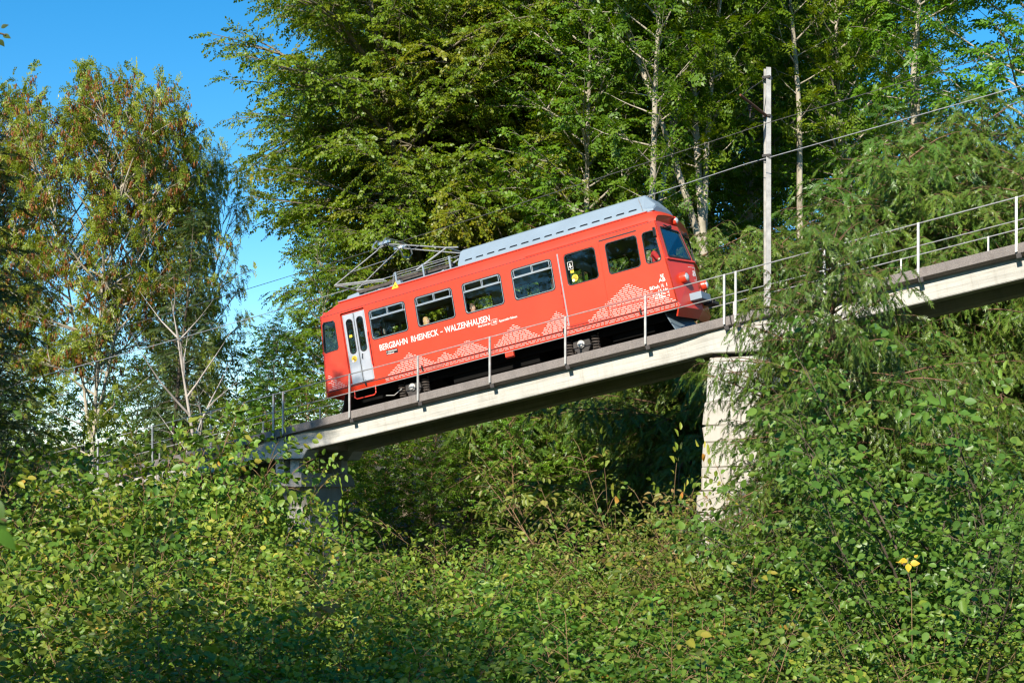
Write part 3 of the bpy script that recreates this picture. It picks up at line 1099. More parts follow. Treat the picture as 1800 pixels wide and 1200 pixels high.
# buffer step and bumper box under the front
bp = MB()
bp.box(8.50, 8.80, W / 2 - 0.55, W / 2 + 0.15, -0.98, -0.80)
part("bumper", bp, M['grey_roof'], car, bevel=0.015)
bp = MB()
bp.box(8.56, 8.80, W / 2 + 0.25, W / 2 + 0.75, -1.00, -0.92)
part("coupling", bp, M['iron'], car, bevel=0.01)
gr = MB()
for k in range(9):
    yk = W / 2 + 0.10 + k * 0.035
    gr.box(apex_s(-0.7) - 0.02, apex_s(-0.7) + 0.012 - k * 0.005, yk, yk + 0.018, -0.92, -0.62)
part("grille", gr, M['red_dark'], car)
ft = MB()
for side in (0, 1):
    rings = []
    for t in (0, 0.5, 1):
        s = corner_s(-1.15) * (1 - t) + apex_s(-1.15) * t
        y = (W / 2) * t if side == 0 else W - (W / 2) * t
        rings.append([(s, y, -1.1555), (s - 0.04, y, -1.1555), (s - 0.16 - 0.03 * t, y + (0.12 if side == 0 else -0.12) * (1 - t), -1.34), (s - 0.12 - 0.03 * t, y + (0.12 if side == 0 else -0.12) * (1 - t), -1.35)])
    ft.loft(rings)
part("front_skirt", ft, M['red'], car)

# snow ploughs
for s0_, sg in ((8.05, 1), (-1.38, -1)):
    pl = MB()
    rings = []
    for y, ds in ((0.28, 0.0), (W / 2, 0.30), (W - 0.28, 0.0)):
        rings.append([(s0_ + sg * (ds - 0.10), y, -1.16), (s0_ + sg * (ds + 0.02), y, -1.45), (s0_ + sg * (ds + 0.14), y, -1.70), (s0_ + sg * (ds + 0.11), y, -1.70), (s0_ + sg * (ds - 0.01), y, -1.45), (s0_ + sg * (ds - 0.13), y, -1.16)])
    pl.loft(rings)
    part("snow_plough", pl, M['plough'] if sg > 0 else M['iron'], car)

# under the floor
uf = MB()
uf.box(-1.0, 8.0, 0.42, 0.52, -1.32, -1.10)
uf.box(-1.0, 8.0, W - 0.52, W - 0.42, -1.32, -1.10)
uf.box(1.9, 4.4, 0.55, W - 0.55, -1.52, -1.08)
uf.box(6.4, 7.5, 0.60, W - 0.60, -1.48, -1.08)
uf.box(-0.9, -0.2, 0.45, W - 0.45, -1.45, -1.08)
part("underframe", uf, M['grime'], car)
for s in (0.80, 5.68):
    for y, sg in ((W / 2 - 0.60, -1), (W / 2 + 0.60, 1)):
        wh = MB().lathe((s, y, -1.44), (0, sg, 0), [(-0.06, 0.34), (-0.035, 0.34), (-0.03, 0.31), (0.045, 0.305), (0.05, 0.25), (0.03, 0.22), (0.03, 0.10), (0.09, 0.09), (0.09, 0.0)], 24)
        part("wheel", wh, M['iron_brown'], car, smooth=True, sharp=30)
        yb = y + sg * 0.16
        ab = MB()
        ab.loft([[(s + dx, yb - 0.07, z) for dx, z in ((-0.22, -1.28), (0.22, -1.28), (0.24, -1.46), (0.13, -1.63), (-0.13, -1.63), (-0.24, -1.46))],
                 [(s + dx, yb + 0.07, z) for dx, z in ((-0.22, -1.28), (0.22, -1.28), (0.24, -1.46), (0.13, -1.63), (-0.13, -1.63), (-0.24, -1.46))]])
        ax = part("axle_box", ab, M['iron'], car, bevel=0.02)
        hub = MB().lathe((s, yb + sg * 0.07, -1.40), (0, sg, 0), [(0, 0.10), (0.05, 0.10), (0.07, 0.07), (0.10, 0.07), (0.11, 0.03)], 12)
        part("axle_cap", hub, M['galv_pole'], ax, smooth=True, sharp=30)
        for ds in (-0.36, 0.36):
            cp = []
            for k in range(6 * 10 + 1):
                a = 2 * math.pi * k / 10
                cp.append((s + ds + 0.085 * math.cos(a), yb + 0.085 * math.sin(a), -1.22 - 0.42 * k / 60))
            part("coil_spring", MB().tube(cp, 0.021, 6), M['iron_brown'], ax, smooth=True)
            part("spring_seat", MB().box(s + ds - 0.11, s + ds + 0.11, yb - 0.10, yb + 0.10, -1.68, -1.645), M['iron'], ax)
    part("axle", MB().tube([(s, W / 2 - 0.7, -1.44), (s, W / 2 + 0.7, -1.44)], 0.07, 10), M['iron'], car)
part("step_rail", MB().tube([(-0.80, 0.03, -1.14), (-0.80, 0.0, -1.36), (-0.74, 0.0, -1.40), (-0.20, 0.0, -1.40), (-0.14, 0.0, -1.36), (-0.14, 0.03, -1.14)], 0.016, 7), M['red'], car, smooth=True)
part("cable_box", MB().box(3.72, 3.95, 0.03, 0.12, -1.33, -1.19), M['red'], car, bevel=0.01)
part("brake_hose", MB().tube([(0.0, 0.25, -1.45), (0.25, 0.25, -1.5), (0.5, 0.25, -1.38)], 0.012, 6), M['galv_pole'], car)

# roof: long grey equipment box with louvres
rb = MB()
rings = []
for s, k in ((2.66, 0.0), (2.70, 0.05), (8.0, 0.05), (8.17, -0.30)):
    pass
yA, yB = 0.36, W - 0.36
base_z = 1.335
sec = [(yA, base_z), (yA + 0.005, base_z + 0.09), (yA + 0.26, base_z + 0.46), (yA + 0.34, base_z + 0.50), (yB - 0.34, base_z + 0.50), (yB - 0.26, base_z + 0.46), (yB - 0.005, base_z + 0.09), (yB, base_z)]
for s, f in ((2.66, 0.97), (2.70, 1.0), (7.78, 1.0), (7.83, 0.985), (8.06, 0.42), (8.08, 0.30)):
    rings.append([(s, y, base_z + (z - base_z) * f) for y, z in sec])
rb.loft(rings)
rbox = part("equipment_box", rb, M['grey_roof'], car)
for k in range(15):
    s = 2.86 + k * 0.327
    lv = MB()
    yy = yA + 0.04
    lv.hexa([(s, yy - 0.03, base_z + 0.115), (s + 0.22, yy - 0.03, base_z + 0.115), (s + 0.20, yy + 0.02, base_z + 0.165), (s + 0.02, yy + 0.02, base_z + 0.165)],
            [(s, yy - 0.006, base_z + 0.10), (s + 0.22, yy - 0.006, base_z + 0.10), (s + 0.20, yy + 0.045, base_z + 0.15), (s + 0.02, yy + 0.045, base_z + 0.15)])
    part("louvre", lv, M['black'], rbox)
part("aerial", MB().tube([(7.86, 0.24, 1.30), (7.80, 0.22, 1.66)], 0.012, 6), M['galv'], car)
part("roof_hatch", MB().loft([[(-0.95, 0.45, 1.27), (-0.95, 1.5, 1.32), (-0.45, 1.5, 1.35), (-0.45, 0.45, 1.32)], [(-0.85, 0.50, 1.47), (-0.85, 1.45, 1.50), (-0.50, 1.45, 1.52), (-0.50, 0.50, 1.50)]]), M['grey_roof'], car, bevel=0.01)

# pantograph
pg = MB()
pn = root("pantograph_base_dummy", (0, 0, 0), None, None) if False else None
fr = MB()
for y in (0.55, W - 0.55):
    fr.box(-0.55, 2.45, y - 0.05, y + 0.05, 1.46, 1.54)
for s in (-0.5, 0.2, 0.9, 1.6, 2.3):
    fr.box(s, s + 0.07, 0.6005, W - 0.6005, 1.47, 1.53)
fr.box(0.35, 1.25, 0.75, W - 0.75, 1.54, 1.64)
panto = part("pantograph", fr, M['iron_brown'], car)
for s in (-0.3, 2.2):
    for y in (0.55, W - 0.55):
        part("insulator", MB().lathe((s, y, 1.36), (0, 0, 1), [(0, 0.04), (0.02, 0.07), (0.04, 0.04), (0.06, 0.07), (0.08, 0.04), (0.10, 0.05)], 10), M['iron_brown'], panto)
ar = MB()
yl, yr = 0.62, W - 0.62
for y, yk in ((yl, 0.78), (yr, W - 0.78)):
    ar.tube([(0.30, y, 1.66), (-1.28, y, 1.90)], [0.030, 0.022], 7)
    ar.tube([(0.36, y, 1.60), (-1.26, y, 1.86)], 0.012, 5)
    ar.tube([(1.30, y, 1.66), (2.28, y, 2.00)], [0.028, 0.022], 7)
    ar.tube([(-1.28, y, 1.90), (0.36, yk, 2.62)], [0.017, 0.015], 6)
    ar.tube([(2.28, y, 2.00), (0.44, yk, 2.62)], [0.017, 0.015], 6)
for p in (-1.28,):
    ar.tube([(p, yl, 1.90), (p, yr, 1.90)], 0.022, 7)
    ar.tube([(p + 0.5, yl, 2.115), (p + 1.35, yr, 2.48)], 0.010, 5)
ar.tube([(2.28, yl, 2.00), (2.28, yr, 2.00)], 0.022, 7)
ar.tube([(2.28, yl, 2.00), (2.62, yl, 1.92)], 0.02, 6)
ar.tube([(1.5, yl, 2.265), (0.7, yr, 2.53)], 0.010, 5)
ar.tube([(0.40, 0.76, 2.62), (0.40, W - 0.76, 2.62)], 0.02, 6)
part("arm", ar, M['cable'], panto)
hd = MB()
for ds in (0.24, 0.54):
    hd.tube([(ds - 0.02, 0.38, 2.50), (ds, 0.44, 2.60), (ds, 0.60, 2.715), (ds, 0.9, 2.74), (ds, W - 0.9, 2.74), (ds, W - 0.60, 2.715), (ds, W - 0.44, 2.60), (ds - 0.02, W - 0.38, 2.50)], 0.020, 7)
    hd.tube([(ds - 0.02, 0.38, 2.50), (0.39, 0.36, 2.42)], 0.018, 6)
    hd.tube([(ds - 0.02, W - 0.38, 2.50), (0.39, W - 0.36, 2.42)], 0.018, 6)
hd.box(0.20, 0.58, 0.72, 0.78, 2.63, 2.70)
hd.box(0.20, 0.58, W - 0.78, W - 0.72, 2.63, 2.70)
part("collector_head", hd, M['alu'], panto)
gd = MB()
part("guard_rail", gd.tube([(0.80, 0.26, 1.64), (2.55, 0.26, 1.64)], 0.009, 5).tube([(0.80, 0.26, 1.52), (2.55, 0.26, 1.52)], 0.008, 5).tube([(0.80, 0.26, 1.64), (0.72, 0.26, 1.32)], 0.009, 5)
     .tube([(2.50, 0.26, 1.64), (2.50, 1.2, 1.70)], 0.009, 5), M['cable'], car)
for s in (0.84, 1.68, 2.48):
    part("guard_post", MB().box(s, s + 0.045, 0.23, 0.27, 1.305, 1.655), M['alu'], car)
ws_ = MB()
ws_.add([(0.78, 0.060, 1.19), (1.00, 0.060, 1.19), (0.89, 0.125, 1.38), (0.79, 0.09, 1.19), (0.99, 0.09, 1.19), (0.89, 0.15, 1.375)], [(0, 1, 2), (5, 4, 3), (0, 3, 4, 1), (1, 4, 5, 2), (2, 5, 3, 0)])
sg_ = part("warning_sign", ws_, M['yellow'], car)
part("bolt_symbol", MB().add([(0.90, 0.085, 1.30), (0.87, 0.071, 1.255), (0.89, 0.071, 1.255), (0.87, 0.059, 1.205), (0.92, 0.073, 1.265), (0.895, 0.073, 1.265)],
                              [(0, 1, 2, 5), (5, 2, 3, 4)]), M['black'], sg_)
part("sign_box", MB().box(0.86, 1.02, 0.16, 0.30, 1.28, 1.40), M['grey_roof'], car, bevel=0.01)

# ------------------------------------------------------------------ printing on the body side
Y_T = -0.002
for word, s_, L_ in (("BERGBAHN", 0.185, 0.86), ("RHEINECK", 1.16, 0.82), ("\u2013", 2.04, 0.07), ("WALZENHAUSEN", 2.17, 1.32)):
    part("lettering", side_text(MB(), word, s_, -0.315, 0.155, L_, bold=0.0035), M['white'], car)
part("lettering", side_text(MB(), "Eine Linie der", 3.13, -0.40, 0.055, 0.36, bold=0.0015), M['white'], car)
part("lettering", side_text(MB(), "Appenzeller Bahnen", 3.72, -0.405, 0.055, 0.52, bold=0.0015), M['white'], car)
lt = MB()
# the small operator emblem: a slanted outline with AB inside
def outline(mb, pts, t, y=Y_T, fn=None):
    for i in range(len(pts)):
        a, b = Vector(pts[i]), Vector(pts[(i + 1) % len(pts)])
        d = (b - a).normalized()
        n = Vector((-d.y, d.x)) * t / 2
        q = [a - n - d * t / 2, b - n + d * t / 2, b + n + d * t / 2, a + n - d * t / 2]
        if fn is None:
            mb.add([(p.x, y - 0.0004 * i, p.y) for p in q], [(0, 1, 2, 3)])
        else:
            mb.add([fn(p.x, -0.003 - 0.0004 * i, p.y) for p in q], [(0, 1, 2, 3)])
    return mb


outline(lt, [(3.51, -0.43), (3.655, -0.43), (3.685, -0.30), (3.54, -0.30)], 0.008)
side_text(lt, "AB", 3.55, -0.395, 0.06, 0.10, bold=0.002, shear=0.2)
part("emblem", lt, M['white'], car)
for body_, s1, v, h_, L in (("SE", 8.17, -0.385, 0.075, 0.095), ("AB", 8.19, -0.485, 0.085, 0.17), ("BDeh \u00bd 1", 8.21, -0.615, 0.08, 0.44), ("15.16t", 8.215, -0.71, 0.06, 0.24),
                              ("\u22a2 10.7m \u22a3", 8.225, -0.79, 0.06, 0.40), ("\u2190 5.0m \u2192", 8.225, -0.865, 0.06, 0.36)):
    lt = MB()
    if "10.7" in body_ or "5.0" in body_:
        core = "10.7m" if "10.7" in body_ else "5.0m"
        side_text(lt, core, s1 - L + 0.09, v, h_, L - 0.18, bold=0.002)
        for x0, x1 in ((s1 - L, s1 - L + 0.06), (s1 - 0.06, s1)):
            lt.add([(x0, Y_T, v + 0.022), (x1, Y_T, v + 0.022), (x1, Y_T, v + 0.036), (x0, Y_T, v + 0.036)], [(0, 1, 2, 3)])
        for x in (s1 - L, s1 - 0.012):
            lt.add([(x, Y_T - 0.0005, v), (x + 0.012, Y_T - 0.0005, v), (x + 0.012, Y_T - 0.0005, v + 0.058), (x, Y_T - 0.0005, v + 0.058)], [(0, 1, 2, 3)])
    else:
        side_text(lt, body_, s1 - L, v, h_, L, bold=0.002)
    part("lettering", lt, M['white'], car)
bk = MB().add([(0.355, Y_T, -0.475), (0.715, Y_T, -0.475), (0.715, Y_T, -0.355), (0.355, Y_T, -0.355)], [(0, 1, 2, 3)])
bkp = part("route_plate", bk, M['black'], car)
for word, v, L_ in (("Walzenhausen", -0.408, 0.27), ("Rheineck", -0.463, 0.18)):
    lt = side_text(MB(), word, 0.42, v, 0.035, L_, bold=0.0015)
    lt.add([(0.375, -0.004, v), (0.375, -0.004, v + 0.035), (0.402, -0.004, v + 0.0175)], [(0, 2, 1)])
    part("lettering", lt, M['white'], bkp)


# mountains laid in rows of small white dashes
def mountains(mb, peaks, v_lo, fn, rng, row=0.0465, thick=0.0125, s_lim=None):
    lo, hi = min(p[0] for p in peaks), max(p[2] for p in peaks)
    v = v_lo
    k = 0
    while v < 0:
        s = lo - rng.uniform(0, 0.12)
        while s < hi:
            L = rng.choice([0.06, 0.08, 0.10, 0.12, 0.14])
            for a, b in ((s, s + L),):
                m = (a + b) / 2
                for (p0, pk, p1, top, bot) in peaks:
                    if top <= v:
                        continue
                    f = (v - bot) / (top - bot) if v > bot else 0.0
                    left = p0 + (pk - p0) * f
                    right = p1 + (pk - p1) * f
                    ca, cb = max(a, left), min(b, right)
                    if cb - ca > 0.018 and (s_lim is None or (a > s_lim[0] and b < s_lim[1])):
                        q = [(ca, v), (cb, v), (cb + 0.006, v + thick), (ca + 0.006, v + thick)]
                        # notch the dash a little so that it reads as tiny printed words
                        mb.add([fn(x, z) for x, z in q], [(0, 1, 2, 3)])
                        break
            s += L + 0.024
        v += row
        k += 1
    return mb


rng = random.Random(11)
side_fn = lambda x, z: (x, Y_T, z)
pk = [(0.30, 1.03, 1.80, -0.56, -1.0), (1.62, 2.06, 2.42, -0.79, -1.0), (2.14, 2.74, 3.36, -0.62, -1.0), (3.38, 4.11, 4.80, -0.54, -1.02), (4.70, 5.30, 5.96, -0.52, -1.02)]
md = mountains(MB(), pk, -0.995, side_fn, rng)
mountains(md, [(6.00, 7.23, 8.36, -0.31, -1.0)], -0.995, lambda x, z: (x, Y_T if x > 6.70 else -0.018 if x < 6.69 else Y_T, z), rng, s_lim=(6.0, 8.38))
# lowest strip on the sill
st = lambda x, z: (x, Y_T + (-1.06 - z) * 0.42, z)
for row_v in (-1.085, -1.125):
    for (a, b) in ((0.20, 1.9), (1.55, 3.45), (3.35, 6.0), (6.0, 8.36)):
        s = a
        while s < b:
            L = rng.choice([0.08, 0.11, 0.15])
            md.add([st(x, z) for x, z in ((s, row_v), (s + L, row_v), (s + L + 0.005, row_v + 0.013), (s + 0.005, row_v + 0.013))], [(0, 1, 2, 3)])
            s += L + 0.028
# the strip behind the lower door and on the nose
mountains(md, [(-1.72, -1.64, -1.0, -0.48, -1.0)], -0.995, side_fn, rng, s_lim=(-1.60, -0.9))
nose = lambda e, z: (corner_s(z) + (apex_s(z) - corner_s(z)) * e / 1.17 + 0.003, (W / 2) * e / 1.17, z)
mountains(md, [(0.08, 0.36, 0.75, -0.66, -1.0)], -0.995, nose, rng)
md_o = part("mountain_print", md, M['white'], car)
md_o["kind"] = "stuff"
em = MB()
nf = lambda e, b, z: (corner_s(z) + (apex_s(z) - corner_s(z)) * e / 1.17 - b, (W / 2) * e / 1.17, z)
outline(em, [(0.80, -0.43), (1.14, -0.43), (1.14, -0.11), (0.87, -0.11)], 0.012, fn=nf)
vs, fs = text_mesh("AB", 0.13, bold=0.005)
x0_ = min(p[0] for p in vs)
em.add([nf(0.88 + (p[0] - x0_) * 1.1, -0.004 - p[2], -0.32 + p[1]) for p in vs], fs)
part("emblem", em, M['white'], car)


# stickers on the door windows
def disc(mb, s, v, r, y):
    return mb.add([(s + r * math.cos(2 * math.pi * k / 18), y, v + r * math.sin(2 * math.pi * k / 18)) for k in range(18)], [tuple(range(18))])


part("sticker", disc(MB(), 5.93, 0.17, 0.085, 0.020), M['yellow'], car)
part("sticker", disc(MB(), -0.665, -0.33, 0.085, 0.047), M['yellow'], car)
part("sticker", MB().box(5.84, 5.93, 0.019, 0.021, 0.30, 0.37), M['yellow'], car)
part("sticker", MB().box(-0.72, -0.63, 0.058, 0.060, 0.25, 0.32), M['yellow'], car)
pict = MB()
outline(pict, [(5.80, 0.40), (5.925, 0.40), (5.925, 0.585), (5.80, 0.585)], 0.01, 0.0195)
pict.box(5.82, 5.90, 0.018, 0.019, 0.455, 0.475)
pict.box(5.845, 5.87, 0.0175, 0.0179, 0.43, 0.55)
part("sticker", pict, M['white'], car)
lt = MB()
for k in range(3):
    lt.box(5.87 + 0.012 * k, 6.0 - 0.012 * k, 0.0170, 0.0190, 0.13 + 0.035 * k, 0.143 + 0.035 * k)
    lt.box(-0.72 + 0.012 * k, -0.60 - 0.012 * k, 0.044, 0.0460, -0.37 + 0.035 * k, -0.357 + 0.035 * k)
part("sticker_print", lt, M['black'], car)
part("sticker", disc(disc(MB(), 5.885, 0.115, 0.035, 0.016), -0.71, -0.385, 0.035, 0.043), M['white'], car)


# seats
for s in (1.27, 2.69, 4.11, 5.30):
    for ya, yb in ((0.12, 0.95), (1.35, W - 0.13)):
        sb = MB()
        sb.loft([[(s - 0.06, ya, -0.95), (s + 0.06, ya, -0.95), (s + 0.05, ya, 0.30), (s + 0.03, ya, 0.36), (s - 0.03, ya, 0.36), (s - 0.05, ya, 0.30)],
                 [(s - 0.06, yb, -0.95), (s + 0.06, yb, -0.95), (s + 0.05, yb, 0.30), (s + 0.03, yb, 0.36), (s - 0.03, yb, 0.36), (s - 0.05, yb, 0.30)]])
        for sgn in (-1, 1):
            sb.box(min(s + sgn * 0.061, s + sgn * 0.46), max(s + sgn * 0.061, s + sgn * 0.46), ya, yb, -0.62, -0.50)
        part("seat", sb, M['seat'], car, bevel=0.02)
for s in (0.3, 1.7, 3.1, 4.6):
    part("grab_pole", MB().tube([(s + 0.6, 1.0, -0.99), (s + 0.6, 1.0, 0.95)], 0.016, 8), M['iron'], car)
dk = MB()
dk.box(8.10, 8.32, 0.35, W - 0.35, -0.99, 0.02)
part("driving_desk", dk, M['black'], car, bevel=0.02)


# ------------------------------------------------------------------ people
def skin_body(joints, bones, name):
    me = bpy.data.meshes.new(name)
    me.from_pydata([j[0] for j in joints], bones, [])
    ob = bpy.data.objects.new(name, me)
    COL.objects.link(ob)
    sk = ob.modifiers.new("skin", 'SKIN')
    sk.use_smooth_shade = True
    for i, j in enumerate(joints):
        sv = me.skin_vertices[0].data[i]
        r = j[1]
        sv.radius = r if isinstance(r, tuple) else (r, r)
        sv.use_root = (i == 0)
    sub = ob.modifiers.new("sub", 'SUBSURF')
    sub.levels = sub.render_levels = 2
    dg = bpy.context.evaluated_depsgraph_get()
    out = bpy.data.meshes.new_from_object(ob.evaluated_get(dg))
    bpy.data.objects.remove(ob)
    return out


def head_mesh(mb, c, turn=0.0):
    """a head facing +x: skull, jaw, nose, ears"""
    rings = []
    n = 20
    for k in range(15):
        t = k / 14
        z = -0.125 + 0.235 * t
        # width and depth profile from chin to crown
        w_ = 0.074 * math.sin(math.pi * min(1, 0.16 + 0.72 * t)) ** 0.6 * (0.80 + 0.2 * min(1, t * 2.2))
        d_ = 0.096 * math.sin(math.pi * min(1, 0.16 + 0.76 * t)) ** 0.55
        off = 0.018 * (1 - t) ** 1.5
        ring = []
        for i in range(n):
            a = 2 * math.pi * i / n
            x, y = math.cos(a) * d_ + off, math.sin(a) * w_
            face = math.exp(-(a if a < math.pi else a - 2 * math.pi) ** 2 / 0.06)
            x += face * (0.026 * math.exp(-((z + 0.022) / 0.022) ** 2) + 0.008 * math.exp(-((z + 0.075) / 0.012) ** 2) + 0.006 * math.exp(-((z - 0.018) / 0.012) ** 2))
            ring.append((x, y, z))
        rings.append(ring)
    for sg in (-1, 1):
        pass
    m = Matrix.Rotation(turn, 4, 'Z')
    rings = [[tuple(Vector(c) + m @ Vector(p)) for p in r] for r in rings]
    mb.loft(rings)
    for sg in (-1, 1):
        mb.lathe(Vector(c) + m @ Vector((-0.005, sg * 0.072, -0.015)), m @ Vector((0.2, sg, 0)), [(0, 0.028), (0.012, 0.030), (0.016, 0.012)], 10)
    return mb


def person(hip, head_c, label, hair, shirt, trousers, long_hair=False, turn=0.0, arms='lap', group=None):
    r = root("person", hip, label, "person")
    hx, hy, hz = hip
    sx = hx + (head_c[0] - hx) * 0.80 - 0.02
    sz = head_c[2] - 0.235
    nx, ny = head_c[0] - 0.01, head_c[1]
    J = [((hx, hy, hz + 0.10), (0.13, 0.11)), ((hx + 0.4 * (sx - hx), hy, hz + 0.27), (0.125, 0.105)), ((sx, ny, sz - 0.06), (0.14, 0.10)), ((nx - 0.015, ny, sz + 0.045), 0.055), ((nx, ny, sz + 0.13), 0.052)]
    B = [(0, 1), (1, 2), (2, 3), (3, 4)]
    hands = []
    for sg in (-1, 1):
        k = len(J)
        sh = (sx, ny + sg * 0.18, sz - 0.045)
        if arms == 'lap':
            el = (sx + 0.06, ny + sg * 0.24, sz - 0.33)
            wr = (sx + 0.27, ny + sg * 0.12, sz - 0.40)
        else:
            el = (sx + 0.13, ny + sg * 0.27, sz - 0.26)
            wr = (sx + 0.36, ny + sg * 0.16, sz - 0.24)
        d = (Vector(wr) - Vector(el)).normalized()
        hn = Vector(wr) + d * 0.08
        J += [(sh, 0.062), (el, 0.046), (wr, 0.030), (tuple(hn), (0.038, 0.022))]
        B += [(2, k), (k, k + 1), (k + 1, k + 2), (k + 2, k + 3)]
        hands.append((hn, d, sg))
        k = len(J)
        J += [((hx + 0.02, hy + sg * 0.10, hz + 0.07), 0.085), ((hx + 0.44, hy + sg * 0.12, hz + 0.06), 0.062), ((hx + 0.46, hy + sg * 0.12, hz - 0.36), 0.042), ((hx + 0.58, hy + sg * 0.13, hz - 0.42), (0.04, 0.03))]
        B += [(0, k), (k, k + 1), (k + 1, k + 2), (k + 2, k + 3)]
    b = Vector(r["_b"])
    me = skin_body([(tuple(Vector(p) - b), rad) for p, rad in J], B, "body")
    # head and fingers joined into the same body mesh
    mb = MB()
    mb.v = [tuple(v.co) for v in me.vertices]
    mb.f = [tuple(p.vertices) for p in me.polygons]
    mb.mi = [0] * len(mb.f)
    head_mesh(mb, Vector(head_c) - b, turn)
    for hn, d, sg in hands:
        side = d.cross(Vector((0, 0, 1))).normalized()
        dn = side.cross(d)
        for i, L in enumerate((0.065, 0.078, 0.072, 0.055)):
            o_ = hn - b + side * (i - 1.5) * 0.018
            mb.tube([o_, o_ + d * L * 0.5 - dn * 0.006, o_ + d * L * 0.85 - dn * 0.022, o_ + d * L - dn * 0.04], [0.009, 0.0088, 0.008, 0.006], 6)
        o_ = hn - b - d * 0.05 - side * sg * 0.03
        mb.tube([o_, o_ + d * 0.03 - side * sg * 0.03, o_ + d * 0.06 - side * sg * 0.035], [0.011, 0.010, 0.007], 6)
    me2 = mb.mesh(M['skin'], smooth=True)
    link("body", me2, r)
    bpy.data.meshes.remove(me)
    # clothing over the body
    SJ = [(p, (q[0] + 0.014, q[1] + 0.014) if isinstance(q, tuple) else q + 0.012) for p, q in J]
    keep = [0, 1, 2, 5, 6, 13, 14]
    idx = {k: i for i, k in enumerate(keep)}
    me = skin_body([(tuple(Vector(SJ[k][0]) - b), SJ[k][1]) for k in keep], [(idx[a], idx[c]) for a, c in B if a in idx and c in idx], "shirt")
    me.materials.append(M[shirt])
    link("shirt", me, r)
    keep = [0, 9, 10, 11, 17, 18, 19]
    idx = {k: i for i, k in enumerate(keep)}
    me = skin_body([(tuple(Vector(SJ[k][0]) - b), SJ[k][1]) for k in keep], [(idx[a], idx[c]) for a, c in B if a in idx and c in idx], "trousers")
    me.materials.append(M[trousers])
    link("trousers", me, r)
    # hair: a cap over the skull, longer behind when the photo shows it
    hb = MB()
    rings = []
    m = Matrix.Rotation(turn, 4, 'Z')
    lo = -0.21 if long_hair else -0.075
    for k in range(9):
        t = k / 8
        ring = []
        for i in range(18):
            a = 2 * math.pi * i / 18
            fr = math.exp(-(a if a < math.pi else a - 2 * math.pi) ** 2 / (0.55 if long_hair else 0.9))
            zlo = lo + (0.055 - lo) * fr
            z = zlo + (0.122 - zlo) * t
            q = max(0.0, 1 - max(0, (z - 0.0) / 0.124) ** 2.4) ** 0.5
            rr = (0.103 if z > -0.1 else 0.098)
            ring.append(tuple(Vector(head_c) + m @ Vector((math.cos(a) * rr * q - 0.008, math.sin(a) * 0.083 * q, z))))
        rings.append(ring)
    hb.loft(rings, caps=False)
    part("hair", hb, M[hair], r, smooth=True)
    eb = MB()
    for sg in (-1, 1):
        p = Vector(head_c) + m @ Vector((0.088, sg * 0.030, 0.004))
        eb.lathe(p, m @ Vector((1, sg * 0.25, 0)), [(-0.012, 0.011), (0.0, 0.011), (0.006, 0.006)], 8)
    part("eye", eb, M['black'], r)
    lb = MB()
    p = Vector(head_c) + m @ Vector((0.098, 0, -0.070))
    lb.tube([p + m @ Vector((-0.008, -0.024, 0)), p + m @ Vector((0.005, 0, 0.002)), p + m @ Vector((-0.008, 0.024, 0))], [0.003, 0.006, 0.003], 6)
    part("lip", lb, M['cloth_red'], r)
    return r


person((1.40, 0.42, -0.50), (1.44, 0.42, 0.22), "blonde person in a pale top looking uphill from the second window", 'hair_blonde', 'cloth_cream', 'cloth_dark', True, -0.25)
person((2.80, 0.40, -0.50), (2.84, 0.40, 0.22), "dark haired person in a blue top sitting at the third window", 'hair_brown', 'cloth_blue', 'cloth_dark', False, -0.35)
drv = person((7.56, 0.80, -0.30), (7.90, 0.80, 0.66), "driver in a red and grey jacket leaning forward in the cab", 'hair_brown', 'cloth_red', 'cloth_dark', False, 0.0, 'desk')
sb = MB()
for sg in (-1, 1):
    sb.tube([(7.72, 0.80 + sg * 0.19, 0.30), (7.66, 0.80 + sg * 0.155, 0.05), (7.61, 0.80 + sg * 0.14, -0.15)], [0.03, 0.045, 0.03], 8)
part("jacket_panel", sb, M['cloth_grey'], drv, smooth=True)
st_ = MB()
st_.loft([[(7.40, 0.62, -0.50), (7.85, 0.62, -0.50), (7.85, 0.62, -0.43), (7.40, 0.62, -0.43)], [(7.40, 1.08, -0.50), (7.85, 1.08, -0.50), (7.85, 1.08, -0.43), (7.40, 1.08, -0.43)]])
st_.loft([[(7.38, 0.62, -0.43), (7.46, 0.62, -0.43), (7.42, 0.64, 0.12), (7.36, 0.64, 0.12)], [(7.38, 1.08, -0.43), (7.46, 1.08, -0.43), (7.42, 1.06, 0.12), (7.36, 1.06, 0.12)]])
st_.lathe((7.6, 0.85, -0.99), (0, 0, 1), [(0, 0.15), (0.02, 0.05), (0.49, 0.05)], 10)
part("driver_seat", st_, M['black'], car, bevel=0.015)


# ------------------------------------------------------------------ vegetation
NV = np.array


def unit(a):
    return a / np.maximum(np.linalg.norm(a, axis=-1, keepdims=True), 1e-9)


